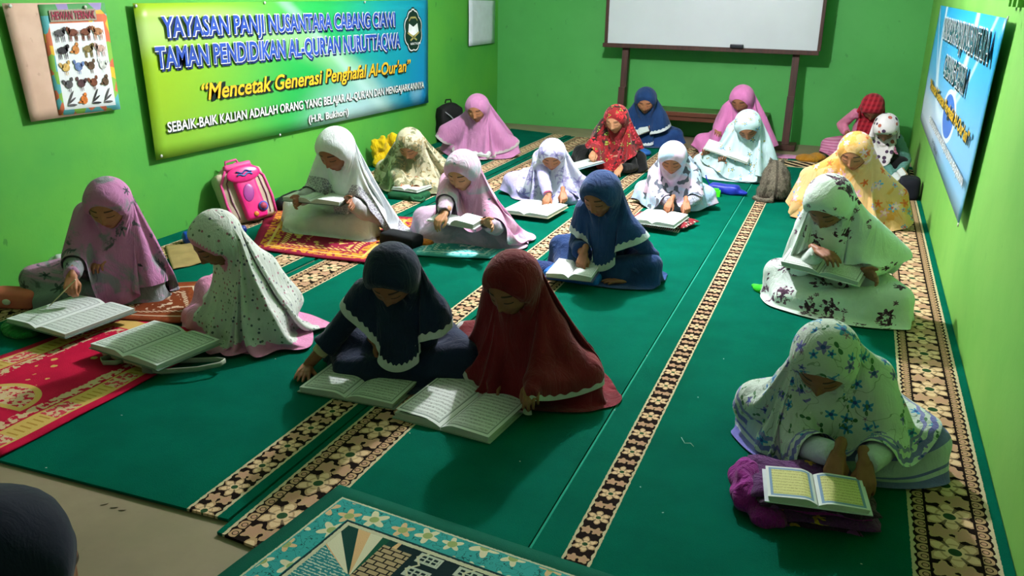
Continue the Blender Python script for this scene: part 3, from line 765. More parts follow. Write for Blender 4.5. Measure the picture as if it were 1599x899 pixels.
# banner on the left wall
LW = lambda x, y: onx(x, y, XL+.02); nL = (1, 0, 0)
yb0, yb1, zb0, zb1 = LW(212, 130)[1], LW(665, 80)[1], LW(240, 250)[2], LW(430, 2)[2]
bl = root_at('banner', (XL, (yb0+yb1)/2, zb0), label='long green and blue vinyl banner with big blue lettering on the left wall', cat='banner')
t = Mat('banner_print', .42, .45); u, v, _ = xyz(uvm()); P = coords()
k = u*.9+(1-v)*.10
c = mix(ramp(k, .02, .45), '8fb518', '1fa04a'); c = mix(ramp(k, .45, .80), c, lin('0a93a8')); c = mix(ramp(k, .78, 1.0), c, lin('0d86c4'))
arc = mth('SQRT', (u-.15)*(u-.15)*6+(v+.9)*(v+.9)); c = mix(ramp(arc, 1.55, 1.75)*ramp(arc, 1.9, 1.78)*.30, c, lin('d8f0c0'))
gl = mth('SQRT', (u-.62)*(u-.62)*5+(v+.05)*(v+.05)); c = mix(ramp(gl, .62, .0)*.85, c, lin('c2e2ea')); c = mix(ramp(v, .42, .0)*ramp(u, .45, .1)*.45, c, lin('7db53a'))
g2 = mth('SQRT', (u-.93)*(u-.93)*26+(v-.20)*(v-.20)); c = mix(ramp(g2, .26, .05)*.35*(v < .22), c, lin('bfe4f2'))
st = ab(u*3.0+v*1.0-2.0-.4*u); c = mix(ramp(st, .10, .0)*.3, c, lin('cfeef0'))
t.col(c)
wpanel('banner_sheet', [LW(240, 250), (XL+.02, LW(666, 158)[1], LW(666, 160)[2]), LW(665, 0), LW(203, 5)], t.m, nL, bl, .003, (36, 10), .016, .022)
mW, mB, mY, mK = plain('ink_white', 'e9ecf0', .5), plain('ink_blue', '2a4aa6', .5), plain('ink_yellow', 'f0b52c', .5), plain('ink_dark', '12241f', .5)
mN = plain('ink_navy', '14245c', .5)
def wline(s, bl0, bl1, top0, W_, nrm, par, layers, shear=0.0):
    p0, p1, q0 = W_(*bl0), W_(*bl1), W_(*top0); h = abs(q0[2]-p0[2])
    for i, (m, b, off, dx, dz) in enumerate(layers):
        a = np.array([0, dx*(1 if nrm[0] > 0 else -1), dz]); ob = text('lettering', s, p0+a, p1+a, h, None, nrm, m, par, off, b, shear)
LB = .036
wline('YAYASAN PANJI NUSANTARA CABANG CIAWI', (246.5, 57), (611.5, 40), (240, 26), LW, nL, bl, [(mN, .055, LB, .016, -.016), (mW, .056, LB+.002, 0, 0), (mB, .026, LB+.004, 0, 0)])
wline("TAMAN PENDIDIKAN AL-QUR'AN NURUTTAQWA", (237, 106), (620, 73), (232, 73.5), LW, nL, bl, [(mN, .055, LB, .016, -.016), (mW, .056, LB+.002, 0, 0), (mB, .026, LB+.004, 0, 0)])
wline("“Mencetak Generasi Penghafal Al-Qur'an”", (309, 156), (636, 110), (309, 130), LW, nL, bl, [(mK, .050, LB, .008, -.008), (mY, .016, LB+.003, 0, 0)], .22)
wline("SEBAIK-BAIK KALIAN ADALAH ORANG YANG BELAJAR AL-QUR'AN DAN MENGAJARKANNYA", (255, 206), (657, 136.5), (255, 190), LW, nL, bl, [(mK, .055, LB, .004, -.004), (mW, .020, LB+.003, 0, 0)])
wline("(H.R. Bukhori)", (476, 191), (538.6, 178.5), (476, 180), LW, nL, bl, [(mK, .055, LB, .004, -.004), (mW, .020, LB+.003, 0, 0)])
# emblem: scalloped dark shield with an open book on a crossed stand
def poly(name, pts, ctr, sy, sz, nrm, off, mat, par, X):
    sgn = 1 if nrm[0] > 0 else -1
    V = [(X+nrm[0]*off, ctr[1]+sgn*p[0]*sy, ctr[2]+p[1]*sz) for p in pts]; return child(mk(name, V, [tuple(range(len(V)))], mat, smooth=False), par)
e0 = LW(641.5, 48); ew = (LW(657, 48)[1]-LW(626, 48)[1])/2; eh = (LW(641, 13)[2]-LW(641, 82)[2])/2
def scal(k): return [(k*(.80+.10*abs(math.sin(4*a))+.10*(abs(math.cos(a)) > .97))*math.sin(a), k*(.86+.08*abs(math.sin(4*a))+(.10 if abs(a) < .12 else 0))*math.cos(a)) for a in np.linspace(-PI, PI, 73)[:-1]]
poly('emblem', scal(1.1), e0, ew, eh, nL, LB+.010, mK, bl, XL); poly('emblem', scal(1.02), e0, ew, eh, nL, LB+.011, mW, bl, XL); poly('emblem', scal(.96), e0, ew, eh, nL, LB+.012, plain('ink_black_green', '0d2a22', .5), bl, XL)
poly('emblem', [(-.52, -.05), (-.42, .34), (0, .18), (.42, .34), (.52, -.05), (0, -.22)], e0, ew, eh, nL, LB+.013, mW, bl, XL)
gold = plain('ink_gold', 'a79a5c', .5)
for sx in (-1, 1): poly('emblem', [(sx*.54, -.02), (sx*.60, -.10), (-sx*.28, -.46), (-sx*.36, -.40)], e0, ew, eh, nL, LB+.014, gold, bl, XL)
poly('emblem', [(-.42, .42), (-.25, .56), (.25, .56), (.42, .42), (.42, .49), (.25, .64), (-.25, .64), (-.42, .49)], e0, ew, eh, nL, LB+.013, gold, bl, XL)
text('lettering', 'NURUTTAQWA', LW(634, 70), LW(650, 68.3), .020, None, nL, mW, bl, LB+.014, .02)
pinm = plain('pin_metal', 'b9bcb8', .35, .5)
def pins(pts, W_, nrm, par, off):
    for (x, y) in pts:
        p = W_(x, y)+np.array(nrm)*off
        child(MB().tube([p, p+np.array(nrm)*.004, p+np.array(nrm)*.006], [.011, .010, .004], 10).build('nail', pinm, par), par)
pins([(206, 9), (408, 4), (565, 3), (246, 243), (432, 210)], LW, nL, bl, .03)
# banner on the right wall
RWf = lambda x, y: onx(x, y, XR-.02); nR = (-1, 0, 0)
br = root_at('banner', (XR, 6.6, .5), label='light blue vinyl banner with white-edged lettering on the right wall', cat='banner')
t = Mat('banner_print_blue', .42, .45); u, v, _ = xyz(uvm())
c = mix(ramp(v, .1, .9), '7cb4dc', '1d9bd8'); c = mix(ramp(v, .5, .15)*ramp(u, .75, .2), c, lin('c5d3e6'))
ar = ab(mth('SQRT', (u-.45)*(u-.45)*7+(v-1.0)*(v-1.0))-.72); c = mix(ramp(ar, .09, .0)*.9, c, lin('d5e6f4'))
ar2 = ab(v-1.0+.8*sn(u*3.4)*.9); c = mix(ramp(ar2, .05, .0)*.6, c, lin('cfe4f5')); el = mth('SQRT', (u-.62)*(u-.62)*16+(v-.36)*(v-.36)*7); c = mix(el < .36, c, lin('3a6cc0'))
c = mix((el > .36)*(el < .44), c, lin('cddcf0')); t.col(c)
wpanel('banner_sheet', [(XR-.02, 8.72, .535), (XR-.02, 4.86, .49), (XR-.02, 4.55, 1.505), (XR-.02, 8.55, 1.515)], t.m, nR, br, .003, (36, 10), .016, .020)
RB = .036; mT = plain('ink_teal_dark', '1f5560', .5)
wline('YAYASAN PANJI NUSANTARA', (1480, 57), (1556.6, 97), (1484, 27), RWf, nR, br, [(mK, .06, RB, .01, -.014), (mW, .055, RB+.003, 0, 0), (mT, .012, RB+.006, 0, 0)])
wline('CABANG CIAWI', (1482, 115), (1515.5, 145.5), (1486, 84), RWf, nR, br, [(mK, .06, RB, .01, -.014), (mW, .055, RB+.003, 0, 0), (mT, .012, RB+.006, 0, 0)])
wline("“Mencetak Generasi Penghafal Al-Qur'an”", (1459, 135), (1524, 228), (1461, 121), RWf, nR, br, [(mK, .05, RB, .008, -.01), (plain('ink_mustard', 'c9a227', .5), .022, RB+.003, 0, 0)], .22)
wline("SEBAIK-BAIK KALIAN ADALAH ORANG YANG BELAJAR AL-QUR'AN DAN MENGAJARKANNYA", (1459, 189), (1515, 294), (1461, 181), RWf, nR, br, [(mK, .05, RB, .004, -.004), (mW, .022, RB+.003, 0, 0)])
wline("(H.R. Bukhori)", (1463, 224), (1471, 247), (1464, 214), RWf, nR, br, [(mK, .02, RB, 0, 0)])
pins([(1587, 29), (1507, 352)], RWf, nR, br, .03)

# green batten frame above the right banner
for k, y in enumerate((4.36, 4.50, 4.62)): slab('trim_%d' % (k+1), (XR-.035, y, 1.555), (XR, y+.045, 2.2), M['wall_right'], kind='structure')
# animal chart pinned over a larger blank sheet
pa = root_at('poster', (XL, 3.75, .87), label='animal chart with rows of small animals on a pinkish sheet at the left', cat='poster')
t = Mat('aged_paper', .8, .2); c = mix(ramp(noise(coords(), 5, 4), .35, .7), 'd8b9a8', 'c9a896'); t.col(mix(ramp(noise(coords(), 14, 4), .66, .74)*.6, c, lin('a98a78')))
wpanel('backing_sheet', [LW(46, 190), LW(186, 170), LW(160, 4), LW(0, 5)], t.m, nL, pa, .001, (10, 10), .006, .012)
t = Mat('chart_border', .6, .3); u, v, _ = xyz(uvm()); P = coords()
R, G, B = rgb2f(E(voro(P, 14).outputs['Color'])); c = mix(R > .5, mix(G > .5, lin('e0b13a'), lin('58a8b4')), mix(G > .6, lin('c96a4a'), lin('7fb04a')))
c = mix(v > .90, c, mix(R > .5, lin('4f8f58'), mix(G > .5, lin('d8a23a'), lin('8d80b0'))))
d = rectd(u, v*1.03, .62, .62); ins = band(u, .10, .93)*band(v, .045, .83); t.col(mix(ins, c, lin('dfe4ea')))
q = [LW(89, 180), LW(185, 170), LW(160, 4), LW(56, 7)]
wpanel('chart', q, t.m, nL, pa, .001, (10, 10), .006, .016)
def cpt(u, v): a = q[0]*(1-u)+q[1]*u; b = q[3]*(1-u)+q[2]*u; return a*(1-v)+b*v
mSign = plain('chart_sign', '9a8f80', .7)
p0, p1 = cpt(.14, .865), cpt(.80, .865); 
child(mk('chart_sign', [cpt(.12, .845)+[.022, 0, 0], cpt(.82, .845)+[.022, 0, 0], cpt(.82, .95)+[.022, 0, 0], cpt(.12, .95)+[.022, 0, 0]], [(0, 1, 2, 3)], mSign, smooth=False), pa)
text('lettering', 'HEWAN TERNAK', p0, p1, .042, None, nL, plain('ink_wine', '8c2440', .5), pa, .026, .03)
AC = {k: plain('ink_'+k, h, .6, var=.3, scale=60) for k, h in dict(grey='4e4c50', brown='6e3a24', dun='a5714c', black='25242a', ginger='b7763a', olive='7a6a3c', pale='b99a90', cream='c9a55c', blue='5d74a8', mud='57402e', white='c3c6c4', plum='4a2f33', orange='c9702a').items()}
def blob(cu, cv, rx, ry, mat, k=10, rot=0.0):
    pts = []; cu, cv = CU+(cu-CU)*1.35, CV+(cv-CV)*1.30; rx *= 1.35; ry *= 1.30
    for i in range(k):
        a = 2*PI*i/k; x, y = rx*math.cos(a), ry*math.sin(a); pts.append(cpt(cu+x*math.cos(rot)-y*math.sin(rot), cv+x*math.sin(rot)+y*math.cos(rot))+[.023, 0, 0])
    return pts
animals = [('grey', 0), ('brown', 0), ('brown', 0), ('dun', 0), ('black', 0), ('ginger', 2), ('olive', 0), ('pale', 0), ('cream', 1), ('blue', 1), ('mud', 1), ('white', 1), ('grey', 1), ('plum', 1), ('brown', 1), ('mud', 2), ('grey', 3), ('orange', 2), ('black', 3), ('grey', 3)]
for i, (k, kind) in enumerate(animals):
    cu, cv = .22+(i % 4)*.195, .745-(i//4)*.155; CU, CV = cu, cv; mb = MB()
    def addp(pts): mb.add(pts, [tuple(range(len(pts)))])
    s_ = -1 if i % 2 else 1
    if kind == 0:
        addp(blob(cu, cv, .055, .026, None)); addp(blob(cu+s_*.058, cv+.026, .020, .016, None)); addp(blob(cu+s_*.042, cv+.012, .016, .026, None, 8, .5*s_))
        for lx in (-.042, -.026, .022, .040): addp(blob(cu+lx, cv-.036, .0065, .030, None, 6))
        addp(blob(cu-s_*.060, cv-.004, .005, .022, None, 6))
    elif kind == 1:
        addp(blob(cu, cv, .045, .030, None)); addp(blob(cu+s_*.040, cv+.034, .015, .016, None)); addp(blob(cu-s_*.048, cv+.016, .026, .016, None, 8, .6*-s_))
        for lx in (-.008, .012): addp(blob(cu+lx, cv-.040, .004, .018, None, 6))
    elif kind == 2:
        addp(blob(cu, cv, .040, .032, None)); addp(blob(cu-s_*.02, cv+.036, .018, .016, None)); addp(blob(cu+s_*.042, cv-.014, .026, .010, None))
    else:
        for z_ in (-.03, .0, .03): addp(blob(cu, cv+z_, .055, .008, None, 10, z_*14+.4))
    child(mb.build('animal_picture', AC[k], smooth=False), pa)
pins([(10, 9), (128, 11)], LW, nL, pa, .024)
# white paper by the corner, rag hanging above it
pw = root_at('paper', (XL, 9.6, 1.0), label='blank white paper stuck on the left wall near the corner', cat='paper')
wpanel('sheet', [LW(730.5, 72), LW(771, 67), LW(772, 1), LW(730.5, 0)], plain('white_paper', 'c9d2dc', .8, .2, .05), nL, pw, .001, (6, 8), .008, .012)

# whiteboard on a leaning timber stand
BY = 9.86; W = lambda x, y: ony(x, y, BY)
wb = empty('whiteboard', (-1.6, BY, 0), label='whiteboard in a dark wood frame on two posts by the back wall', cat='whiteboard')
wood = Mat('dark_timber', .55, .35); P = coords(); g = noise(vm('MULTIPLY', P, (14, 14, 1.2)), 3, 4); wood.col(mix(ramp(g, .3, .7), '4a2822', '35201b')); wood.bump(g, .2, .004); wood = wood.m
x0, x1, zb = W(949, 69)[0], W(1276, 79)[0], W(1110, 73)[2]; zt = zb+1.22
def wpart(name, lo, hi, m, par=wb, bev=.003): o = slab(name, np.array(lo), np.array(hi), m, None, bev); return child(o, par)
bpy.context.view_layer.update()
def ctr(o): return o
wpart('panel', (x0, BY-.012, zb), (x1, BY+.012, zt), plain('board_white', 'c6cad4', .35, .5, .04, 1.5))
fw = .035
wpart('frame_rail', (x0-.05, BY-.035, zb-.045), (x1+.02, BY+.025, zb), wood); wpart('frame_rail', (x0-fw, BY-.025, zt), (x1+fw, BY+.025, zt+fw), wood)
wpart('frame_stile', (x0-fw, BY-.025, zb), (x0, BY+.025, zt), wood); wpart('frame_stile', (x1, BY-.025, zb), (x1+fw, BY+.025, zt), wood)
for xa in (W(975.5, 75)[0], W(1243, 85)[0]):
    xb = xa
    V, F = sweep([(xa, BY+.08, zb+.5), (xa, BY+.08, zb-.02), (xb, BY+.02, .03)], .05, 4, True, (1, 1, 0)); 
    child(mk('post', V*[1, 1, 1], F, wood, smooth=False), wb)
    V, F = sweep([(xa*.42+xb*.58, BY+.0, .55), (xb, BY-.045, .03)], .052, 4, True, (1, 1, 0)); child(mk('post_brace', V, F, wood, smooth=False), wb)
    wpart('foot', (xb-.11, BY-.17, 0), (xb+.11, BY+.09, .055), wood)
e = W(1151, 74); er = empty('eraser', (e[0], BY-.05, zb+.001), label='dark felt eraser resting on the ledge of the whiteboard', cat='eraser')
MB().box((0, 0, .012), (.135, .045, .022), None, .004).build('felt', plain('felt_dark', '2a2a33', .9), er, smooth=False); MB().box((0, 0, .029), (.135, .045, .014), None, .004).build('grip', plain('grip_dark', '3b3b48', .5), er, smooth=False)
# low bench behind the girls
bz = .33; be = empty('bench', (-1.9, 10.06, 0), label='long low wooden bench against the back wall behind the girls', cat='bench')
bt = plain('bench_top_paint', '44602c', .45, .4, .15, 3); bwd = plain('bench_rail', '5c3220', .55)
xs0, xs1 = W(975, 100)[0]+.14, W(1232, 100)[0]-.16
for k in range(2): wpart('plank', (xs0, 9.76+k*.205, bz-.03), (xs1, 9.96+k*.205, bz), bt, be)
wpart('rail', (xs0, 9.74, bz-.05), (xs1, 9.76, bz-.004), bwd, be); wpart('rail', (xs0, 9.755, bz-.10), (xs1, 9.775, bz-.055), bwd, be)
for xx in (xs0+.04, xs1-.09):
    for yy in (9.78, 10.10): wpart('leg', (xx, yy, 0), (xx+.05, yy+.05, bz-.03), bwd, be)

# ------------------------------------------------------------------ books
def page_mat(name, paper, ink, frame, field=None, rows=15, fr_w=.012):
    t = Mat(name, .75, .25); u, v, _ = xyz(uvm()); w = noise(vec(u*70, fl(v*rows)*3.7+7), 1.0, 2, .6)
    ins = band(u, .12, .88)*band(v, .08, .92); f = fr(v*rows); c = lin(paper)
    c = mix(ramp(noise(coords(), 6, 2), .3, .7)*.12, c, tuple(k*.8 for k in lin(paper)[:3])+(1,))
    dd = mn(mn(u-.075, .925-u), mn(v-.045, .955-v))
    if field: c = mix(dd > .055, c, lin(field)); c = mix(band(dd, 0, .055), c, lin(frame))
    else: c = mix(band(dd, 0, fr_w), c, lin(frame)); c = mix(band(dd, fr_w*1.8, fr_w*2.3), c, lin(frame))
    tx = band(f, .22, .78)*(noise(vec(u*95, v*rows*2.2), 1.0, 3, .7) > .50)*(w > .36)
    c = mix(tx*ins*.72, c, lin(ink)); t.col(c); return t.m
PG = page_mat('quran_page', 'd3dbd8', '56605c', '39504c'); PW = page_mat('quran_page_plain', 'd5dbdc', '6a7276', '8d979a'); PY = page_mat('juz_page', 'cfd6d8', '7a7a3c', '6f8fb4', 'c9c884', 11)
t = Mat('page_edges', .8, .2); P = coords(); _, _, z_ = xyz(P); t.col(mix(fr(z_*420) > .5, lin('c6cbc6'), lin('a9b0aa'))); PE = t.m
def open_book(name, label, pts, zs, page=PG, cover='2c5a4a', thick=.022, ta=1.0, tb=1.0, loose=False, group=None, droop=0.0, cat='book'):
    """open book whose spread fills four photo corners (p1-p2 carries the foot of the spine), at heights zs"""
    zs = [zs]*4 if np.isscalar(zs) else zs
    p = [ony(x, y, d) for (x, y), d in zip(pts, zs[1:])] if zs[0] == 'Y' else [at(x, y, z) for (x, y), z in zip(pts, zs)]
    c = sum(p)/4; U = (p[1]-p[0]+p[2]-p[3])/2; Vv = (p[3]-p[0]+p[2]-p[1])/2; W_, H_ = np.linalg.norm(U), np.linalg.norm(Vv)
    ex = norm(U); ez = norm(np.cross(U, Vv)); sgn = 1
    if ez[2] < 0: ez = -ez; sgn = -1
    ey = norm(Vv-ex*(Vv@ex)); ez = np.cross(ex, ey)
    if ez[2] < 0: ex = -ex; ez = -ez
    root = empty(name, (0, 0, 0), label=label, cat=cat, group=group)
    root.matrix_world = Matrix([[ex[0], ey[0], ez[0], c[0]], [ex[1], ey[1], ez[1], c[1]], [ex[2], ey[2], ez[2], c[2]], [0, 0, 0, 1]])
    w, h = W_/2, H_
    cm = plain('book_cover', cover, .45, .4)
    dz = lambda x: -droop*(abs(x)/w)**2*w
    mb = MB(); n = 8
    top = [(-w-.006+i*(2*w+.012)/(2*n)) for i in range(2*n+1)]; V = []
    for y in (-h/2-.005, h/2+.005):
        for x in top: V.append((x, y, dz(x)))
        for x in top: V.append((x, y, dz(x)-.0035))
    m = 2*n+1; F = []
    for i in range(2*n): F += [(i, i+1, 2*m+i+1, 2*m+i), (m+i+1, m+i, 3*m+i, 3*m+i+1), (i+1, i, m+i, m+i+1), (2*m+i, 2*m+i+1, 3*m+i+1, 3*m+i)]
    F += [(0, 2*m, 3*m, m), (m-1, 2*m-1, 4*m-1, 3*m-1)]
    mk('cover', V, F, cm, root, smooth=False)
    for sd, tk in ((-1, ta), (1, tb)):
        k = 12; prof = []
        for i in range(k+1):
            s_ = i/k; zz = thick*tk*(.30+.78*math.sin(min(1, s_*3.6)*PI/2)-.22*s_**2-.10*s_) ; x = sd*(.0015+s_*(w-.004)); prof.append((x, dz(x)+zz+.0005))
        V = []; idx = []
        for y in (-h/2, h/2):
            for x, z in prof: V.append((x, y, z))
        for y in (-h/2, h/2):
            for x, z in prof: V.append((x*1.0-(sd*.004 if abs(x) > w*.5 else 0), y, dz(x)+.0003))
        q = k+1; F = []; mi = []
        def f4(a, b, c_, d, mm): F.append((a, b, c_, d) if sd > 0 else (d, c_, b, a)); mi.append(mm)
        for i in range(k):
            f4(i, i+1, q+i+1, q+i, 0); f4(2*q+i, 2*q+i+1, i+1, i, 1); f4(q+i, q+i+1, 3*q+i+1, 3*q+i, 1); f4(2*q+i+1, 2*q+i, 3*q+i, 3*q+i+1, 1)
        f4(k, 2*q+k, 3*q+k, q+k, 1); f4(0, q, 3*q, 2*q, 1)
        o = mk('page_block', V, F, None, root, False, [page, PE], mi)
        l = o.data.uv_layers.new(name='UV'); co = np.array([[abs(v[0])/w, (v[1]+h/2)/h] for v in V])
        l.data.foreach_set('uv', co[[lp.vertex_index for lp in o.data.loops]].astype(F32).ravel())
    if loose:
        V = []; k = 10
        for j in range(2):
            for i in range(k+1):
                s_ = i/k; V.append((-.004-s_*(w-.012), (-h/2+.002)*(1-j)+(h/2+.010)*j, thick*ta*(.32+.85*math.sin(min(1, s_*2.6)*PI/2))+.006*s_+j*.010*s_))
        o = mk('loose_page', V, [(i+1, i, k+1+i, k+2+i) for i in range(k)], page, root); l = o.data.uv_layers.new(name='UV')
        co = np.array([[abs(v[0])/w, (v[1]+h/2)/h] for v in V]); l.data.foreach_set('uv', co[[lp.vertex_index for lp in o.data.loops]].astype(F32).ravel())
    return root, c
GB = 'open books being read'
open_book('book', 'large open book with a thin pointer over it, farthest left', [(8, 505), (116, 527), (199, 487), (122.6, 462.5)], .075, PW, '5d6f6a', .022, group=GB)
open_book('book', 'large open book lying on a cream book bag beside red mat', [(144, 545), (250, 577), (341, 537), (238.5, 504)], .070, PG, '6a7f76', .026, group=GB)
open_book('book', 'large open book on the carpet below the hands of the front girl in navy', [(467, 608), (620, 641), (667, 580), (535, 562)], .012, PG, '7d8d80', .024, group=GB)
open_book('book', 'large open book with a lifted page before the girl in dark red', [(620, 655), (775, 690), (823, 627), (690, 590)], .012, PG, '8fa396', .026, loose=True, group=GB)
open_book('book', 'open book resting on a bright blue pouch', [(843.8, 430), (926, 442), (942, 409.5), (883, 406)], .075, PW, '3d3a70', .034, .8, 1.0, group=GB)
open_book('book', 'open book held on the lap of the woman in the white veil', [(439, 312), (537, 322.5), (546, 310), (467, 304)], .27, PW, '3f5a4e', .030, group=GB)
open_book('book', 'open book in front of the girl in olive and cream print', [(608, 295), (661.7, 301), (664, 291), (640, 287)], .075, PW, 'a9b4b0', .020, group=GB)
open_book('book', 'open book with white cover held by the girl in pale pink', [(652, 341), (745.7, 358), (752, 345.5), (700, 336)], [.24, .23, .24, .25], PW, 'c9ced0', .034, .25, 1.0, group=GB)
open_book('book', 'small open book on the lap of the girl in plain orchid pink', [(726, 240), (764, 245), (769, 234), (735, 229)], ('Y', 7.72, 7.72, 7.84, 7.84), PW, 'b9bdb4', .014, group=GB)
open_book('book', 'open book in front of the girl in lilac print', [(795.6, 331.7), (859, 342.6), (882.7, 322), (805, 314.5)], .045, PW, '9a9a80', .024, group=GB)
open_book('book', 'open book on red fringed cloth before the girl in grey damask scarf', [(991.7, 345.7), (1057, 358), (1070, 337), (1003, 331)], .065, PW, 'd5d8d8', .026, group=GB)
open_book('book', 'open book with dark back held up by the girl in navy at the back', [(986, 216), (1017, 203), (1006, 190), (975, 201)], ('Y', 9.08, 9.14, 9.24, 9.18), PW, '2f2326', .014, group=GB)
open_book('book', 'greyish open book held by the girl in white and blue print', [(1098.6, 231), (1166, 256), (1175, 240), (1108, 219)], ('Y', 7.78, 7.76, 7.90, 7.92), PW, 'aab0a8', .012, .7, 1.2, group=GB)
open_book('book', 'open book on the lap of the girl in white with purple flowers', [(1214, 411), (1346, 448), (1352, 417), (1240, 389)], [.24, .21, .27, .30], PG, 'd9dee0', .030, group=GB)
open_book('book', 'open book with yellow pages on the folded purple sarong', [(1192, 781), (1355, 801), (1350, 754), (1198, 733)], .125, PY, 'c3ccd4', .020, 1.0, .8, group=GB)
open_book('book', 'small book with tan pages held by the girl in the dotted scarf', [(1398, 287), (1416, 272), (1410, 262), (1392, 275)], ('Y', 8.36, 8.36, 8.44, 8.44), PW, '8a7a58', .014, group=GB)
open_book('book', 'pale blue book beside the girl in the red floral scarf', [(893, 262), (920, 266), (928, 252), (902, 248)], .10, PW, '9ab4c4', .014, group=GB)
# ------------------------------------------------------------------ bags, cloths and other small things
def wrinkle(V, amp, f=40, seed=0.0):
    x, y, z = V.T; n = np.sin(x*f+seed+2*np.sin(y*f*.6))*np.sin(y*f*.8+1.3*seed+2*np.sin(z*f*.7))+.5*np.sin(z*f*1.7+x*f*1.1+seed)
    c = V.mean(0); d = V-c; d /= np.maximum(np.linalg.norm(d, axis=1), 1e-6)[:, None]; return V+d*(n*amp)[:, None]
def lump(name, mb, mat, parent=None, voxel=.012, amp=.004, f=40, seed=0, flat=True, smooth=4, **k):
    V, F = remesh(np.concatenate(mb.V), mb.F, voxel, smooth); V = wrinkle(V, amp, f, seed)
    if flat: V[:, 2] = np.maximum(V[:, 2], 0.001)
    return mk(name, V, F, mat, parent, **k)
def place(o, p, rz=0.0): o.matrix_world = Matrix.Translation(Vector([float(q) for q in p]))@Matrix.Rotation(rz, 4, 'Z')@o.matrix_world; return o
def folded(name, loc, rz, size, layers, mats, label, cat, seed=0, overhang=.02):
    """cloth folded into a flat stack: each layer a rounded, wavy slab"""
    r = empty(name, loc, rz, label=label, cat=cat); z = 0; W, D, T = size
    for k in range(layers):
        th = T/layers; nx, ny = 18, 12; V = []; rng = random.Random(seed*17+k); ox, oy, sx, sy = [rng.uniform(-overhang, overhang) for _ in range(4)]
        for sf in (0, 1):
            for j in range(ny+1):
                for i in range(nx+1):
                    a, b = i/nx*2-1, j/ny*2-1; e = max(abs(a), abs(b)); edge = max(0, (e-.86)/.14)
                    x, y = a*(W/2+sx)+ox+.006*math.sin(b*7+k*2+seed), b*(D/2+sy)+oy+.006*math.sin(a*8+k+seed)
                    wv = .28*th*math.sin(a*6+k*1.7+seed)*math.sin(b*5+k+seed); mid = z+th*.5+wv; hh = th*.5*math.sqrt(max(0.02, 1-edge**2))
                    V.append((x, y, max(.001, mid+(hh if sf else -hh))))
        q = (nx+1)*(ny+1); F = []
        for j in range(ny):
            for i in range(nx):
                a = j*(nx+1)+i; F += [(a+1, a, a+nx+1, a+nx+2), (q+a, q+a+1, q+a+nx+2, q+a+nx+1)]
        per = [i for i in range(nx+1)]+[j*(nx+1)+nx for j in range(1, ny+1)]+[ny*(nx+1)+i for i in range(nx-1, -1, -1)]+[j*(nx+1) for j in range(ny-1, 0, -1)]
        for i in range(len(per)): a, b = per[i], per[(i+1) % len(per)]; F.append((a, b, q+b, q+a))
        mk('fold', V, F, mats[k % len(mats)], r); z += th*.93
    return r
D = lambda p, q: math.atan2(q[1]-p[1], q[0]-p[0])
cl = lambda n, c, **k: cloth(n, c, **k)
# pink school backpack leaning on the wall
pk = dict(p=plain('pink_nylon', 'd8478f', .5, .4), h=plain('hot_pink_vinyl', 'e0257f', .28, .5, .08), c=plain('cream_mesh', 'b8ab98', .85, bump=.3, bscale=300), d=plain('purple_zip', '6e3a5c', .5), k=plain('pale_pink', 'd9a0b8', .6))
b0 = at(372, 345, 0); bp_ = empty('backpack', (b0[0]+.13, b0[1]+.02, 0), label='pink and cream school backpack leaning against the left wall', cat='backpack')
Bm = Matrix.Translation((b0[0]+.13, b0[1]+.02, 0))@Matrix.Rotation(math.radians(-38+90+8), 4, 'Z')@Matrix.Rotation(math.radians(-24), 4, 'X')@Matrix.Rotation(math.radians(-7), 4, 'Y'); bp_.matrix_world = Bm
# local: x width, y depth (front of bag = -y), z up
mb = MB(); mb.box((0, .02, .20), (.36, .15, .38), None, .05); mb.ell((0, .02, .37), (.135, .07, .07)); lump('bag_body', mb, pk['c'], bp_, .012, .002, 30, 1, False, 6)
mb = MB(); mb.box((0, -.075, .165), (.165, .06, .31), None, .028); lump('front_pocket', mb, pk['h'], bp_, .010, .001, 30, 2, False, 5)
mb = MB(); mb.ell((0, -.105, .335), (.125, .018, .060), 20, 10); bpn = mb.build('badge_panel', pk['h'], bp_)
for sx in (-1, 1):
    V, F = sweep([(sx*.155, -.05, .03), (sx*.17, -.052, .15), (sx*.16, -.052, .30), (sx*.09, -.05, .40), (0, -.05, .425)], .010, 8); mk('piping', V, F, pk['p'], bp_)
    V, F = sweep([(sx*.115, -.052, .04), (sx*.128, -.058, .17), (sx*.12, -.056, .30), (sx*.06, -.056, .385)], .005, 6); mk('zip', V, F, pk['d'], bp_)
mb = MB(); mb.box((0, -.045, .405), (.20, .05, .045), None, .016); mb.build('top_flap', pk['p'], bp_)
mb = MB(); mb.tube([(-.05, .03, .43), (-.04, .03, .465), (.04, .03, .465), (.05, .03, .43)], .009, 8); mb.build('grab_handle', pk['p'], bp_)
mb = MB(); mb.tube([(.055, -.108, .085), (.055, -.116, .085)], .034, 20); rb_ = mb.build('round_badge', plain('badge_blue', '4a58b0', .35), bp_)
mb = MB(); mb.tube([(.055, -.116, .085), (.055, -.119, .085)], .024, 16); mb.build('round_badge_center', plain('badge_red', 'a2405a', .35), rb_)
mb = MB(); mb.ell((-.01, -.106, .20), (.040, .006, .065), 14, 8, Ry(.35)); mb.build('printed_patch', plain('patch_plum', '9a3f8e', .3), bp_)
for i, (c_, zz) in enumerate((('3f6bb0', .325), ('2c3f86', .345))):
    V, F = sweep([(-.055+.11*k/8, -.124, zz+.008*math.sin(k*1.3+i)) for k in range(9)], .006, 6); mk('stitched_lettering', V, F, plain('thread_'+c_, c_, .5), bpn)
mb = MB(); mb.ell((-.01, -.107, .045), (.018, .005, .018)); mb.build('printed_patch', plain('patch_amber', 'c9782a', .3), bp_)
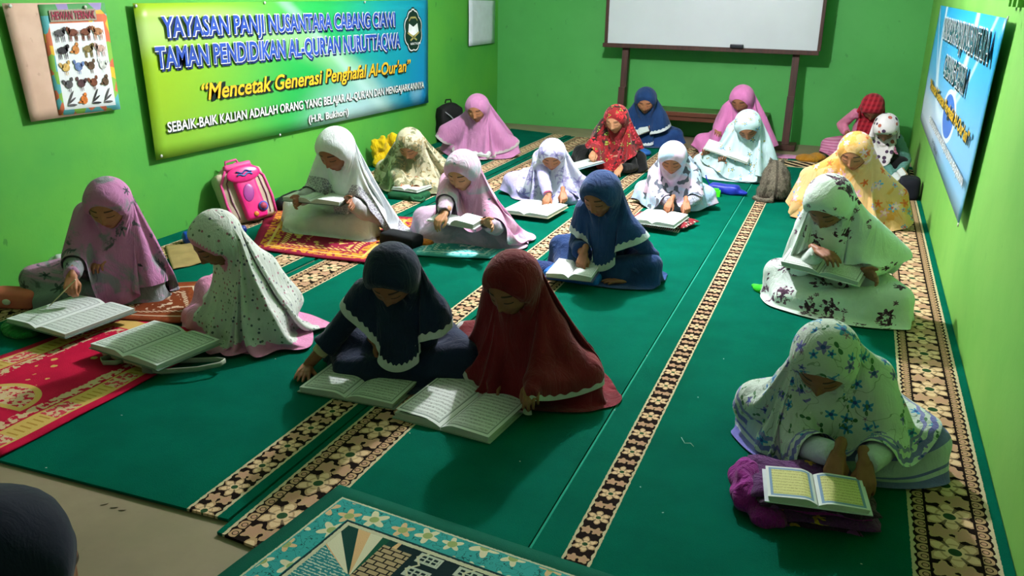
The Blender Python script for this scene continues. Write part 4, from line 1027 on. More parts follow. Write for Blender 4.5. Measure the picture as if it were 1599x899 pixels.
# dark bag beside it
p = at(430, 332, 0); mb = MB(); mb.ell((0, 0, .055), (.17, .13, .09)); mb.ell((.06, .05, .09), (.10, .09, .07)); mb.ell((-.10, -.03, .05), (.10, .08, .06))
o = lump('bag', mb, plain('black_canvas', '10131a', .9), None, .014, .006, 34, 2, label='soft black bag on the floor right of the pink backpack', cat='bag'); place(o, (p[0]+.12, p[1]+.16, 0), .6)
# black backpack with pale motif behind
p = at(682, 222, 0); r = empty('backpack', (p[0]+.13, p[1]+.05, 0), math.radians(60), label='black backpack with a pale leaf motif against the left wall', cat='backpack')
mb = MB(); mb.box((0, 0, .20), (.30, .16, .38), None, .06); mb.ell((0, 0, .36), (.13, .07, .07)); mb.ell((0, -.09, .13), (.12, .05, .10)); lump('bag_body', mb, plain('black_nylon', '0c0d10', .7), r, .014, .004, 30, 5)
mb = MB()
for k in range(5): a = k*1.25; mb.ell((.02+.035*math.cos(a), -.140, .13+.035*math.sin(a)), (.028, .010, .014), 8, 6, Ry(-a))
mb.build('leaf_motif', plain('motif_grey', 'b4b2b8', .7), r)
V, F = sweep([(-.12, -.05, .36), (-.06, -.11, .30), (.02, -.12, .22)], .006, 6); mk('zip', V, F, plain('zip_grey', '8d9096', .4), r)
mb = MB(); mb.tube([(-.04, .02, .42), (-.03, .02, .455), (.03, .02, .455), (.04, .02, .42)], .008, 8); mb.build('grab_handle', plain('strap_black', '0d0d0f', .8), r)
# yellow ruffled wrap
p = at(600, 262, 0); r = empty('cloth', (p[0]+.02, p[1], 0), .4, label='bright yellow ruffled cloth propped behind the woman in the white veil', cat='cloth'); ym = cloth('yellow_cloth', 'd9b70a', wr=.5)
mb = MB(); rng = random.Random(4)
for k in range(16):
    x = rng.uniform(-.10, .10); z = rng.uniform(.04, .30); mb.ell((x, rng.uniform(-.05, .05), z), (.045, .03, .075), 10, 7, Ry(rng.uniform(-.9, .9)))
lump('ruffle', mb, ym, r, .010, .008, 60, 3)
V, F = sweep([(.06, -.06, .10), (.08, -.08, .05), (.11, -.10, .005)], .005, 6); mk('drawstring', V, F, ym, r)
# salmon pouch at the left edge
p = at(12, 484, 0); r = empty('pouch', (p[0], p[1]+.06, 0), .35, label='salmon pink pouch at the left edge of the picture by the wall', cat='pouch')
mb = MB(); mb.box((0, 0, .05), (.26, .16, .09), None, .035); lump('pouch_body', mb, plain('salmon_cloth', 'd0695a', .8), r, .010, .003, 30, 7)
mb = MB(); mb.ell((.0, -.088, .055), (.022, .006, .016)); mb.build('white_flower', plain('motif_white', 'd7cfc8', .7), r)
# blue bottle lying behind the white-veiled girl
a, b = at(286, 372, .04), at(384, 358, .04); m_ = (a+b)/2; r = empty('bottle', (m_[0], m_[1], .001), D(a, b), label='blue drinking bottle lying on the carpet below the pink backpack', cat='bottle'); L = np.linalg.norm(b-a)/2
mb = MB(); mb.tube([(-L, 0, .042), (-L+.01, 0, .042), (L*.6, 0, .042), (L*.72, 0, .042), (L*.78, 0, .042)], [.030, .041, .041, .036, .022], 18); mb.build('bottle_body', plain('blue_plastic', '1546b5', .3, .5), r)
mb = MB(); mb.tube([(L*.78, 0, .042), (L*.80, 0, .042), (L*.98, 0, .042), (L, 0, .042)], [.020, .026, .026, .020], 16); mb.build('bottle_cap', plain('navy_plastic', '122a78', .35), r)
# patterned red black cloth and green cloth below the farthest left book
p = at(105, 512, 0); folded('cloth', (p[0], p[1]+.02, 0), D(at(8, 505, 0), at(116, 527, 0)), (.40, .26, .062), 3, [cloth('red_weave', '8c1530', fl_pat((22, .012, 4, .3, .7, (0, 0, 0), 'c9c2bd', '1c1416', '1c1416'))), cloth('black_weave', '1d1c1f', dots(40, .008, ('c8c4c0', 'c8c4c0'), keep=.6))], 'folded red and black patterned cloth under the farthest left book', 'cloth', 1)
p = at(30, 520, 0); mb = MB(); mb.ell((0, 0, .02), (.13, .07, .035)); mb.ell((.06, .02, .025), (.08, .06, .03)); o = lump('cloth', mb, cloth('green_cloth', '23803c', wr=.5), None, .010, .004, 45, 3, label='bright green cloth poking out left of the folded red cloth', cat='cloth'); place(o, p, -.4)
p = at(85, 440, 0); mb = MB(); mb.ell((0, 0, .07), (.10, .07, .08)); mb.ell((.05, .02, .09), (.06, .05, .06)); o = lump('bag', mb, plain('white_film', 'bcc2c4', .5), None, .010, .007, 50, 9, label='crumpled white bag by the wall behind the girl in pink and grey', cat='bag'); place(o, (p[0]+.02, p[1]+.06, 0))
# cream book bag with a belt strap
a, b = at(185, 585, 0), at(300, 572, 0); p = at(232, 566, 0); r = empty('book_bag', (p[0], p[1], .028), D(at(144, 545), at(250, 577)), label='cream canvas book bag with a grey strap under the open book on the red mat', cat='bag')
mb = MB(); mb.box((0, 0, .019), (.34, .22, .036), None, .015); lump('bag_body', mb, cloth('cream_canvas', 'b5aa8c', wr=.4), r, .009, .003, 40, 2)
st = plain('strap_grey', '8b9284', .7)
def strap(pts, w, par, m): 
    V, F = sweep(pts, [(w, .0025)]*len(pts), 6, True, (0, 0, 1)); return mk('strap', V, F, m, par)
st1 = strap([(.10, -.10, .022), (.15, -.13, .022), (.22, -.11, .022), (.33, -.02, .024), (.38, .06, .026), (.37, .10, .026), (.33, .09, .026), (.20, .0, .024)], .013, r, st)
strap([(-.10, -.10, .018), (-.12, -.145, .016), (-.08, -.165, .016), (-.03, -.14, .018), (-.02, -.10, .020)], .012, r, st)
mb = MB(); mb.box((.155, -.128, .024), (.05, .008, .034), Rz(.3), .003); mb.build('buckle', plain('buckle_grey', '5d6566', .4, .5), st1)
# blue pouch below the middle navy girl's book, navy bag behind it
p = at(898, 436, 0); r = empty('pouch', (p[0], p[1]+.03, 0), D(at(843.8, 430), at(926, 442)), label='bright blue padded pouch under the open book of the middle girl in navy', cat='pouch')
mb = MB(); mb.box((0, 0, .034), (.34, .27, .064), None, .03); lump('pouch_body', mb, plain('bright_blue_nylon', '0f5fb8', .5, .4), r, .010, .003, 28, 4)
p = at(838, 425, 0); mb = MB(); mb.ell((0, 0, .03), (.13, .09, .045)); mb.ell((-.06, .03, .035), (.08, .06, .04)); o = lump('cloth', mb, cloth('navy_bundle', '20356b', wr=.5), None, .010, .006, 40, 6, label='rumpled navy and white cloth left of the bright blue pouch', cat='cloth'); place(o, p)
# red fringed cloth
p = at(1032, 352, 0); r = folded('cloth', (p[0], p[1]+.04, 0), D(at(992, 346), at(1057, 358)), (.42, .26, .055), 2, [cloth('red_terry', 'a8182c', wr=.5), cloth('red_black_weave', '7d1424', dots(38, .010, ('15110f', 'c9bfb5')))], 'red cloth with black and white fringe under the open book', 'cloth', 5)
mb = MB(); fm_ = plain('fringe_wool', 'c0b6aa', .9)
for i in range(26): x = -.20+i*.016; mb.tube([(x, -.13, .022), (x+.003, -.155, .010), (x, -.172, .006)], .0042, 5)
o = mb.build('fringe', fm_, r, kind='stuff')
# blue pouch with green box, blue purse
p = at(1130, 303, 0); r = empty('pouch', (p[0], p[1], 0), -.15, label='dark blue pouch on the carpet before the girl in white and blue print', cat='pouch'); bm_ = plain('royal_blue_nylon', '1a2c9c', .45, .4)
mb = MB(); mb.box((0, 0, .045), (.26, .12, .08), None, .03); mb.ell((.10, 0, .03), (.10, .05, .03)); lump('pouch_body', mb, bm_, r, .010, .004, 40, 4); V, F = sweep([(-.12, 0, .06), (-.16, .01, .11), (-.17, .01, .14)], .006, 6); mk('cord', V, F, bm_, r)
p = at(1112, 307, 0); r = empty('box', (p[0], p[1], 0), .1, label='small lime green box in front of the dark blue pouch', cat='box'); g_ = plain('lime_plastic', '3ed01e', .4); MB().box((0, 0, .028), (.13, .07, .055), None, .008).build('box_body', g_, r, smooth=False); MB().box((.02, 0, .062), (.06, .05, .016), None, .006).build('box_clasp', g_, r, smooth=False)
p = at(999, 243, 0); mb = MB(); mb.ell((0, 0, .035), (.12, .08, .045)); o = lump('pouch', mb, plain('blue_purse_cloth', '1c4f92', .6), None, .010, .004, 40, 8, label='small blue pouch on the carpet before the girl in navy at the back', cat='pouch'); place(o, p)
# lime plastic bag under the girl with purple flowers
p = at(1212, 462, 0); mb = MB(); mb.ell((0, 0, .02), (.15, .06, .032)); mb.ell((.09, -.02, .022), (.10, .05, .03)); mb.ell((-.10, .03, .016), (.07, .03, .02)); o = lump('plastic_bag', mb, plain('lime_film', '35c428', .28, .5), None, .009, .006, 55, 3, label='lime green plastic bag at the knee of the girl in white with purple flowers', cat='bag'); place(o, p, -.35)
# folded purple sarong
p = at(1262, 800, 0); pu = cloth('purple_weave', '5a2a66', fl_pat((9, .03, 4, .3, .45, (0, 0, 0), 'c9972a', '3c1c48', 'd8a93a')), wr=.5); mg = cloth('magenta_weave', '8e1a86', wr=.6); dk = cloth('plum_weave', '321a36', dots(20, .02, ('b0862c', '6e3a78'), keep=.4), wr=.5)
r = folded('sarong', (p[0]-.01, p[1]+.02, 0), D(at(1192, 781, .1), at(1355, 801, .1)), (.36, .23, .110), 5, [dk, pu, mg, dk, pu], 'folded purple and yellow sarong under the book at the right front', 'sarong', 3, .022)
mb = MB(); mb.ell((-.19, .05, .06), (.06, .09, .055)); mb.ell((-.20, -.05, .05), (.05, .06, .05)); mb.ell((-.13, -.12, .03), (.06, .05, .035)); lump('loose_fold', mb, mg, r, .009, .007, 60, 5)
# mustard cloth, black purse, black case, orange cloth, green pouch
p = at(1262, 252, 0); mb = MB(); mb.ell((0, 0, .03), (.13, .09, .045)); mb.ell((.08, .03, .04), (.09, .08, .05)); o = lump('cloth', mb, cloth('mustard_cloth', 'a8721a', wr=.5), None, .012, .007, 40, 4, label='mustard yellow cloth on the carpet near the foot of the whiteboard', cat='cloth'); place(o, p)
p = at(1420, 310, 0); mb = MB(); mb.box((0, 0, .09), (.16, .22, .18), None, .04); o = lump('bag', mb, plain('navy_black_canvas', '0b0e1c', .85), None, .014, .004, 30, 3, label='dark bag standing against the right wall beside the dotted scarf girl', cat='bag'); place(o, (min(p[0], XR-.10), p[1], 0))
p = at(622, 388, 0); mb = MB(); mb.box((0, 0, .05), (.28, .14, .09), None, .03); o = lump('pouch', mb, plain('black_cloth_case', '0b1016', .9), None, .010, .003, 30, 4, label='black pencil case on the mat behind the front girl in navy', cat='pouch'); place(o, (p[0], p[1]+.05, 0), -.2)
p = at(655, 385, 0); mb = MB(); mb.ell((0, 0, .022), (.10, .05, .03)); o = lump('cloth', mb, cloth('orange_cloth', 'c9741c', wr=.5), None, .009, .004, 40, 4, label='orange cloth beside the black pencil case', cat='cloth'); place(o, p, .6)
p = at(636, 312, 0); r = empty('pouch', (p[0], p[1], 0), .0, label='dark green pouch with looped handle under the book of the olive print girl', cat='pouch'); g2_ = plain('bottle_green_cloth', '0f4a2c', .8)
mb = MB(); mb.box((0, .04, .032), (.30, .20, .06), None, .025); lump('pouch_body', mb, g2_, r, .010, .003, 30, 4); V, F = sweep([(.06, -.06, .04), (.12, -.12, .035), (.17, -.10, .03), (.17, -.04, .03), (.13, .0, .04)], .012, 8); mk('handle', V, F, g2_, r)
# pointer stick
h_ = at(112, 442, .24); e_ = at(77, 478, .105); V, F = sweep([h_+(h_-e_)*.15, h_, e_], [.004, .004, .002], 8); o = mk('pointer_stick', V-e_, F, plain('pale_bamboo', 'c7b88a', .6), label='thin pale pointer stick held over the farthest left book', cat='stick'); o.location = e_
p = at(1222, 246, 0); mb = MB(); mb.box((0, 0, .012), (.34, .16, .022), None, .009); mb.ell((-.10, .03, .02), (.09, .06, .022)); o = lump('cloth', mb, cloth('pink_spread', 'c884b4', wr=.5), None, .011, .006, 38, 6, label='pink cloth trailing on the carpet right of the bright pink girl', cat='cloth'); place(o, p, .12)
# lint on the carpet
lint = plain('white_thread', 'b8c4bc', .9)
p = at(1070, 690, .018); V, F = sweep([(-.02, .03, 0), (.0, -.01, .001), (.02, .0, 0), (.035, -.02, 0)], .0012, 5); o = mk('thread', V, F, lint, label='curled white thread on the green carpet at centre right', cat='thread'); o.location = p
mb = MB(); rng = random.Random(2)
for (x, y) in [(430, 560), (135, 640), (190, 648), (72, 730), (640, 676), (900, 520), (1000, 760), (1035, 800), (812, 720), (1010, 555), (780, 480), (690, 500), (960, 640), (1130, 560), (1090, 620), (1345, 880)]:
    q = at(x, y, .0185); mb.ell(q, (.004, .0025, .0012), 6, 4, Rz(rng.uniform(0, 3)))
mb.build('lint', lint, label='scattered specks of pale lint on the green carpets', cat='lint', kind='stuff')
mb = MB()
for (x, y) in [(163, 785), (178, 790), (190, 794), (6, 777)]: q = at(x, y, 0.0); mb.ell(q-[0, 0, .004], (.014, .004, .002), 6, 4, Rz(rng.uniform(0, 1)))
mb.build('scraps', plain('paper_scrap', '8f7f70', .8), label='small torn scraps on the bare floor in front of the carpet', cat='scraps', kind='stuff')

# ------------------------------------------------------------------ cat: grey tabby, sitting, seen from behind
def cat_mat():
    t = Mat('grey_tabby_fur', .95, .1); P = coords(); x, y, z = xyz(P); n = noise(P, 14, 4, .65)-.5
    s_ = sn(ab(x)*75+n*7+z*14); c = mix(ramp(noise(coords('Object', (1, 1, .35)), 130, 4, .7), .3, .7), lin('544d43'), lin('8d8576'))
    c = mix(ramp(s_, .2, .9)*ramp(n, -.12, .1)*.55, c, lin('2f2a25')); c = mix((ab(x+n*.01) < .010)*.6, c, lin('2a2622'))
    t.col(c); t.bump(noise(coords('Object', (1, 1, .3)), 200, 4, .7), 1.0, .010); return t.m
p = at(1206, 315, 0); kr = empty('cat', (p[0], p[1]+.10, 0), math.radians(8), label='grey tabby cat sitting on the carpet border, seen from behind', cat='cat')
mb = MB()
mb.tube([(0, -.07, .03), (0, -.06, .07), (0, -.02, .13), (0, .04, .19), (0, .09, .225), (0, .12, .23)], [.085, .112, .122, .112, .085, .06], 18)
mb.ell((0, .165, .235), (.070, .066, .058)); mb.ell((0, .225, .215), (.030, .028, .022))
for sx in (-1, 1):
    mb.ell((sx*.085, -.01, .06), (.058, .088, .062)); mb.ell((sx*.075, .09, .018), (.024, .045, .018))
    mb.tube([(sx*.04, .10, .16), (sx*.042, .13, .09), (sx*.042, .14, .02)], [.032, .024, .019], 10); mb.ell((sx*.042, .155, .014), (.020, .032, .015))
    mb.tube([(sx*.040, .150, .270), (sx*.048, .146, .296), (sx*.054, .144, .318)], [(.026, .016), (.018, .012), (.004, .004)], 8)
mb.tube([(-.01, -.15, .025), (-.07, -.175, .022), (-.13, -.14, .022), (-.155, -.07, .020), (-.145, -.02, .018)], [.022, .021, .020, .018, .010], 10)
V, F = remesh(np.concatenate(mb.V), mb.F, .009, 3); V[:, 2] = np.maximum(V[:, 2], .001); V = wrinkle(V, .0025, 120, 1)
km = cat_mat(); mk('body', V, F, km, kr)
FV = []; FF = []; rg = np.random.RandomState(3); tri = np.array([V[list(f[:3])] for f in F]); pick = rg.randint(0, len(F), 6500)
for i in pick:
    a, b, c_ = tri[i]; w = rg.dirichlet((1, 1, 1)); q = a*w[0]+b*w[1]+c_*w[2]; nn = norm(np.cross(b-a, c_-a))
    if nn@(q-np.array([0, 0, .14])) < 0: nn = -nn
    d = norm(nn*.7+np.array([0, -.25, -.75])+rg.normal(0, .22, 3)); e = norm(np.cross(d, nn)+1e-6)*.0011; L = rg.uniform(.014, .026); n_ = len(FV)
    FV += [q-e, q+e, q+d*L]; FF.append((n_, n_+1, n_+2))
FV = np.array(FV); FV[:, 2] = np.maximum(FV[:, 2], .001); mk('fur', FV, FF, km, kr, smooth=False, kind='stuff')
# ------------------------------------------------------------------ the readers
SK = [skin_mat('skin_warm', 'a06a4c'), skin_mat('skin_brown', '8a5940'), skin_mat('skin_light', 'b4805f')]
wh_tr = ('hemd', -.01, .020, 'ccd0d4')
C = {}
C['pg'] = cloth('pink_grey_print', 'b878a8', fl_pat((5.5, .055, 6, .35, .5, (2, 1, 0), '4a4c58', '6a6a78', '2f3340'), blotch=[(5, .50, .62, '85838f', (0, 0, 0)), (8, .60, .68, '54565f', (3, 2, 1))]))
C['pg_line'] = cloth('grey_pink_skirt', '7b8086', fl_pat((5.5, .05, 6, .35, .35, (1, 1, 0), '4a4c58', '5a5c66', '2f3340'), blotch=[(4, .56, .64, 'b07fa4', (0, 4, 0)), (9, .58, .68, '4d525a', (3, 2, 1))]))
C['wp'] = cloth('white_sprig', 'c9cdca', dots(46, .0062, ('5a5e70', 'a86a80', '6a7a6c'), keep=.75), trims=[('hemd', -.01, .075, 'd98cb8'), ('topd', -.01, .022, 'd984b0')])
C['wp_skirt'] = cloth('pink_skirt', 'd98cb8')
C['navy'] = cloth('navy_crepe', '14233f', trims=[('hemd', -.01, .030, 'c4c8cc')], shade=.2)
C['navy_sk'] = cloth('navy_skirt', '14233f', shade=.2)
C['navy2'] = cloth('navy_blue_crepe', '1b3a6e', trims=[('hemd', -.01, .034, 'b9c2ca')], shade=.2)
C['navy2_sk'] = cloth('navy_blue_skirt', '1b3a6e', shade=.2)
C['navy3'] = cloth('navy_blue_plain', '183766', trims=[('hemd', -.01, .03, 'ccd3da')], shade=.15)
C['mar'] = cloth('maroon_crepe', '6e1420', trims=[('hemd', -.01, .020, 'b9b4b8')], shade=.15); C['mar_sk'] = cloth('maroon_skirt', '6e1424', shade=.15)
C['wl'] = cloth('white_satin', 'd3d8dd', lambda c: mix(band(attr('hemd'), .0, .11)*(E(voro(coords(), 60, 'DISTANCE_TO_EDGE').outputs['Distance']) > .055), c, lin('8d8a98')), rough=.6)
C['wl_sk'] = cloth('white_satin_skirt', 'cfd3d4', trims=[('hemd', -.01, .03, 'a9a6ac')], rough=.65)
C['camo'] = cloth('olive_cream_print', 'bdb69c', fl_pat((9, .045, 5, .4, .8, (0, 0, 0), '7d7a58', '9a8a66', '5c5c44'), blotch=[(7, .50, .56, '6c7056', (0, 0, 0)), (10, .56, .62, '8a7a58', (3, 2, 1))]))
C['pm'] = cloth('pale_pink_print', 'd9a0c4', fl_pat((14, .014, 5, .3, .3, (0, 0, 0), '6a8a98', '8aa0a8', '4a6a78'), blotch=[(3.2, .55, .66, 'b3b6c4', (6, 2, 0))])); C['pm_sk'] = cloth('lilac_grey_skirt', 'b39db4', fl_pat(blotch=[(5, .5, .62, '9490a2', (2, 0, 0))]))
C['orch'] = cloth('orchid_pink', 'b87aa8', trims=[('hemd', -.01, .025, 'b5aeb0')]); C['orch_sk'] = cloth('orchid_skirt', 'b377a4')
C['lil'] = cloth('white_lilac_print', 'c9cbe0', fl_pat((9, .05, 6, .45, .75, (0, 0, 0), '8d8ac0', 'a59fcd', '6d6aa8'), blotch=[(12, .54, .60, '8f8cba', (1, 2, 0))])); C['lil_sk'] = cloth('lilac_skirt', 'a9a2d6')
C['redfl'] = cloth('red_black_floral', '7d1a20', fl_pat((9, .045, 5, .4, .7, (0, 0, 0), 'c22a34', 'b5384a', '8a2a2c'), (13, .022, 3, .5, .5, (4, 1, 2), '2a2420', '86a53a', '1a1512'), blotch=[(6, .52, .56, '2a1a18', (3, 3, 0)), (6, .60, .64, 'b08a70', (8, 1, 0))]))
C['blk'] = cloth('black_cotton', '0e1013', dots(11, .022, ('8a8468', '8a8468'), keep=.16)); C['blk_p'] = cloth('black_skirt', '0d0e11')
C['dam'] = cloth('pale_blue_pink_damask', 'a9c4e0', both(fl_pat(blotch=[(3.0, .48, .60, 'd0b8d2', (0, 0, 0))]), lambda c: mix((attr('topd') > .11)*(E(voro(coords(), 26, 'SMOOTH_F1').outputs['Distance']) > .50), c, lin('59606e')))); C['dam_sk'] = cloth('pale_blue_skirt', 'a4c2df', fl_pat(blotch=[(4, .52, .6, 'c9bcd4', (0, 0, 0))]))
C['dam_bl'] = cloth('pale_lilac_blouse', 'b4b4cc', lines(26, .05, '6a7080'))
C['pk'] = cloth('bright_pink', 'd078b4')
C['wb'] = cloth('white_blue_print', 'c3dbe2', fl_pat((10, .028, 5, .4, .45, (0, 0, 0), '5a9ad0', '4f7a86', 'c9b25a'), (12, .018, 2, .5, .35, (4, 1, 2), 'b9a85a', '8a7a4a', 'd8c47a'))); C['wb_sk'] = cloth('white_skirt', 'c3d8e2')
C['plaid'] = cloth('red_plaid', '9c1428', lambda c: mix(band(fr(xyz(coords())[0]*22+xyz(coords())[2]*6), .0, .45)*.5, mix(band(fr(xyz(coords())[2]*22), .0, .45)*.5, c, lin('5a0f1e')), lin('c23a4a')))
C['pkst'] = cloth('pink_stripe', 'cf8cae', lambda c: mix(band(fr(xyz(coords())[2]*38), .0, .45), c, lin('b8648e'))); C['pkb'] = cloth('pink_blouse', 'd07a9c')
C['oran'] = cloth('orange_collar', 'd0653a')
C['dot'] = cloth('polka_dots', 'd6cfd2', dots(17, .0185, ('4a3650', 'a85a4a', '2a2434'))); C['teal'] = cloth('teal_grey_jacket', '5e8f88', lambda c: mix(band(fr(xyz(coords())[2]*70), 0, .4)*.35, c, lin('3f6a68')))
C['yel'] = cloth('peach_yellow_print', 'd9b078', fl_pat((8, .032, 5, .3, .7, (0, 0, 0), 'd9722e', '5aa0d0', 'd05a3a'), (9, .040, 5, .3, .6, (4, 1, 2), 'dcb0b8', 'd8a0b4', 'e0c8c0'), blotch=[(6, .54, .60, 'd49a4a', (3, 3, 0))]))
C['wpu'] = cloth('white_purple_clusters', 'cfdcd8', both(clusters(5.8, .060, '5c3a56', '3a2036', keep=.62, grain=44), clusters(11, .020, '7a5a72', '5c3a56', (4, 1, 2), .3, 90)))
C['fl'] = cloth('white_star_flowers', 'c3cfca', both(vines(11, .007, '8d9f90', (.2, .1, 0)), fl_pat((15, .023, 5, .30, .62, (0, 0, 0), '3f8fc4', '7a72bc', '2f4a96'), (13, .022, 2, .75, .60, (4, 1, 2), '3d6a4c', '4f7a58', '35604a'), (14, .013, 5, .4, .30, (7, 3, 1), 'a880a0', '9a86b0', '7a5a80'))), trims=[('hemd', .015, .035, '6f70b8'), ('hemd', .055, .07, '8082bc')])
C['fl_sk'] = cloth('white_lilac_stripe', 'b9c2d4', lambda c: mix(mx(band(fr(attr('hemd')*7.5), .0, .30), band(fr(attr('hemd')*7.5), .42, .50)), c, lin('7275c4')))
C['dark_in'] = cloth('dark_sleeve', '241820'); C['cream'] = cloth('cream_sleeve', 'b7a88a'); C['wsl'] = cloth('white_sleeve', 'cfd3d6'); C['red_sl'] = cloth('red_sleeve', '8c1a30')

def hipyaw(hp, tgt, dz=0):
    h, t_ = at(*hp, 0), at(*tgt, 0); d = t_-h; return h[:2], math.degrees(math.atan2(-d[0], d[1]))
LO = dict(res=(64, 32)); HI = dict(res=(104, 50), fr=56)
def P(id, hp, tgt, hpx, label, skin, veil, skirt, R=None, L=None, s=1.05, head=(35, 0, 0), **k):
    h, y = hipyaw(hp, tgt)
    if 'yaw' in k: y = k.pop('yaw')
    # default hands: resting at the lap just ahead of the body
    Rw = Rz(math.radians(y)); dft = lambda sx: np.array([*h, 0])+Rw@np.array([sx*.10, .27, .24])*s
    def hd(v, sx):
        if v is None: return ('relax', dft(sx), sx*25, -10, 0)
        kind, px, z, hy, hp_, hr = v; return (kind, at(*px, z) if np.isscalar(z) else ony(*px, z[0]), hy, hp_, hr)
    person(dict(id=id, hip=h, yaw=y, hpx=hpx, label=label, s=s, head=head, skin=SK[skin], veil=C[veil], **({'skirt': C[skirt]} if skirt else {}), hands=(hd(R, 1), hd(L, -1)), **k))
P('pinkgrey', (172, 452), (112, 500), (178, 322), 'girl in pink and grey print prayer veil holding a pointer, farthest left', 0, 'pg', 'pg_line', ('curl', (110, 447), .20, 10, -40, 0), None, head=(24, 0, 0), veil_len=(.30, .46, .78), **HI)
P('whitepink', (425, 500), (285, 535), (338, 375), 'girl in white sprigged veil with pink hem bending low over her book', 1, 'wp', 'wp_skirt', ('relax', (332, 500), .05, -5, -35, 0), ('curl', (352, 518), .05, 15, -35, 0), head=(34, 0, 0), veil_len=(.38, .56, .88), full=3.0, **HI)
P('navyfront', (655, 555), (590, 610), (613, 432), 'girl in navy veil with white wavy band leaning on one hand, front row', 1, 'navy', 'navy_sk', ('flat', (475, 580), .035, 20, 0, 0), ('relax', (600, 545), .14, 60, -10, 0), head=(40, 6, 0), veil_len=(.20, .35, .50), hem0=.26, blouse=C['navy_sk'], bcuff=.55, brad=.062, sleeves={1: C['cream']}, cuff=.40, **HI)
P('burg', (850, 575), (745, 640), (800, 445), 'girl in dark red prayer veil with white edging, front row', 1, 'mar', 'mar_sk', ('point', (772, 598), .07, 20, -35, 0), ('relax', (830, 612), .14, 30, -20, 0), head=(26, 0, 0), veil_len=(.36, .49, .80), skirt_tail=[(235, .6, 20)], **HI)
P('navymid', (965, 418), (900, 450), (938, 305), 'girl in navy veil with white bands pointing into a book on a blue pouch', 1, 'navy2', 'navy2_sk', ('point', (908, 410), .135, 15, -45, 0), ('flat', (962, 438), .035, -50, 0, 0), head=(24, 0, 0), veil_len=(.21, .35, .50), hem0=.26, blouse=C['navy2_sk'], bcuff=.28, brad=.058, **HI)
P('lady', (548, 352), (485, 372), (524, 235), 'woman in white satin veil with grey lace band, book on her lap', 1, 'wl', 'wl_sk', ('hold', (462, 316), .27, 20, 0, 90), ('hold', (548, 316), .29, 55, 0, 60), s=1.16, head=(28, 4, 0), veil_len=(.20, .40, .74), veil_tail=[(240, .7, 24)])
P('camo', (665, 283), (625, 305), (640, 226), 'girl in olive and cream print veil bowing over her book by the left wall', 0, 'camo', 'camo', ('curl', (622, 289), .10, 15, -30, 0), ('relax', (650, 292), .09, 20, -30, 0), head=(38, 0, 0), veil_len=(.40, .54, .84), **LO)
P('pinkmid', (742, 365), (690, 392), (722, 268), 'girl in pale pink print veil with a lilac skirt and book on her lap', 2, 'pm', 'pm_sk', ('relax', (686, 343), .27, -10, -30, 0), ('hold', (765, 350), .25, 60, 0, 70), head=(25, 0, 0), veil_len=(.26, .44, .78), cuff=.02, sleeves={1: C['dark_in'], -1: C['dark_in']}, skirt_tail=[(245, .9, 24)], veil_tail=[(240, .8, 22)])
P('orchid', (757, 238), (735, 255), (745, 170), 'girl in plain orchid pink prayer veil by the left wall', 0, 'orch', 'orch_sk', None, None, s=1.1, head=(20, -4, 0), **LO)
P('lilac', (857, 300), (832, 330), (862, 243), 'girl in white and lilac print veil pointing into a book', 0, 'lil', 'lil_sk', ('relax', (853, 313), .09, -10, -35, 0), ('point', (880, 309), .09, 15, -35, 0), s=1.0, head=(30, 5, 0), veil_len=(.28, .46, .76), sleeves={1: C['red_sl']}, cuff=.05, **LO)
P('redfl', (962, 258), (920, 275), (962, 187), 'girl in red and black floral scarf with a black blouse', 2, 'redfl', 'blk_p', ('curl', (925, 243), .17, 10, -25, 0), ('relax', (965, 268), .06, 0, -25, 0), head=(20, 0, 0), veil_len=(.40, .40, .54), hem0=.24, blouse=C['blk'], **LO)
P('navyback', (1015, 222), (990, 240), (1008, 158), 'girl in navy veil with a single white band in the back row', 0, 'navy3', 'navy2_sk', ('hold', (984, 212), (9.18,), 10, 30, 180), ('hold', (1012, 205), (9.22,), 10, 30, 180), s=1.12, head=(22, 8, 0), veil_len=(.28, .40, .5), hem0=.26, blouse=C['navy2_sk'], **LO)
P('damask', (1058, 315), (1030, 350), (1050, 248), 'girl in pale blue and pink scarf with grey damask edge', 0, 'dam', 'dam_sk', ('relax', (1043, 322), .10, -15, -35, 0), ('point', (1072, 325), .10, 15, -35, 0), s=1.0, head=(28, 4, 0), veil_len=(.42, .40, .55), hem0=.28, blouse=C['dam_bl'], skirt_len=.88, knee=(.25, .18, .105), **LO)
P('brightpink', (1150, 240), (1125, 250), (1158, 156), 'girl in plain bright pink veil in the back row', 1, 'pk', 'pk', None, None, s=1.12, head=(25, 0, 0), skirt_tail=[(255, .9, 25)], **LO)
P('whiteblue', (1150, 272), (1128, 300), (1168, 197), 'girl in white and blue print veil tilting her head over a held book', 0, 'wb', 'wb_sk', ('hold', (1103, 240), (7.84,), 0, 20, 180), ('hold', (1127, 252), (7.80,), 10, 20, 180), s=1.08, head=(40, 6, 14), **LO)
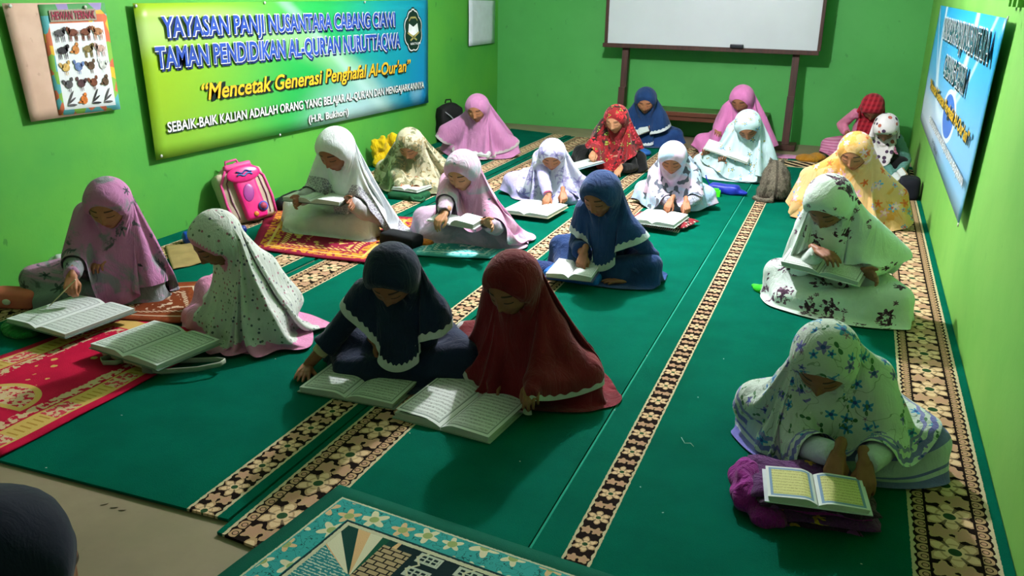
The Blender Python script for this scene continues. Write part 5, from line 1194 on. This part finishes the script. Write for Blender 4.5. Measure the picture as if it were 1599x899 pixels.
P('plaid', (1338, 243), (1340, 280), (1362, 168), 'girl in red checked scarf and pink top bowing her head by the back wall', 1, 'plaid', 'pkst', None, None, head=(58, 0, 0), veil_len=(.24, .26, .38), hem0=.20, blouse=C['pkb'], **LO)
P('dotted', (1366, 270), (1374, 312), (1383, 200), 'girl in dotted white scarf and teal jacket by the right wall', 1, 'dot', 'blk_p', ('relax', (1396, 280), (8.44,), 0, -20, 0), ('curl', (1408, 274), (8.42,), 10, -20, 0), head=(58, 0, 0), veil_len=(.28, .27, .40), hem0=.22, blouse=C['teal'], knee=(.20, .21, .13), s=1.0, **LO)
P('yellow', (1325, 340), (1300, 385), (1335, 238), 'girl in peach and yellow flowered veil near the right wall', 0, 'yel', 'yel', None, None, s=1.1, head=(26, -8, 0), veil_len=(.48, .62, .88), full=2.8)
P('purple', (1322, 468), (1262, 505), (1294, 318), 'girl in white veil with dark purple flower clusters, book on her lap', 1, 'wpu', 'wpu', ('relax', (1292, 398), .34, 65, -5, 20), ('hold', (1362, 430), .26, 60, 0, 60), s=1.14, head=(42, 0, 0), veil_len=(.17, .38, .74), **HI)
P('starfl', (1318, 672), (1265, 790), (1288, 563), 'girl in white veil with blue star flowers, nearest at the right', 1, 'fl', 'fl_sk', ('point', (1302, 735), .14, 0, -40, 0), ('relax', (1352, 752), .13, 20, -40, 0), head=(40, 0, 0), veil_len=(.31, .47, .76), full=3.0, **HI)
# the child whose dark headscarf shows in the lower left corner
C['dk'] = cloth('black_navy_crepe', '0a1430', shade=.15, wr=.05)
hc_ = CAMP+ray(-8, 905)*1.30; hp_ = hc_-np.array([-.05, .14, 0])
lap = lambda sx: np.array([*hp_[:2], 0])+Rz(math.radians(-20))@np.array([sx*.1, .30, .28])
person(dict(id='corner', hip=hp_[:2], yaw=-20, z0=.0, hpx=(-8, 905), label='person in a dark navy veil seen from behind in the lower left corner', s=1.22, head=(15, 0, 0), skin=SK[1], veil=C['dk'], skirt=C['dk'], hands=(('relax', lap(1), 25, -10, 0), ('relax', lap(-1), -25, -10, 0)), res=(64, 32)))
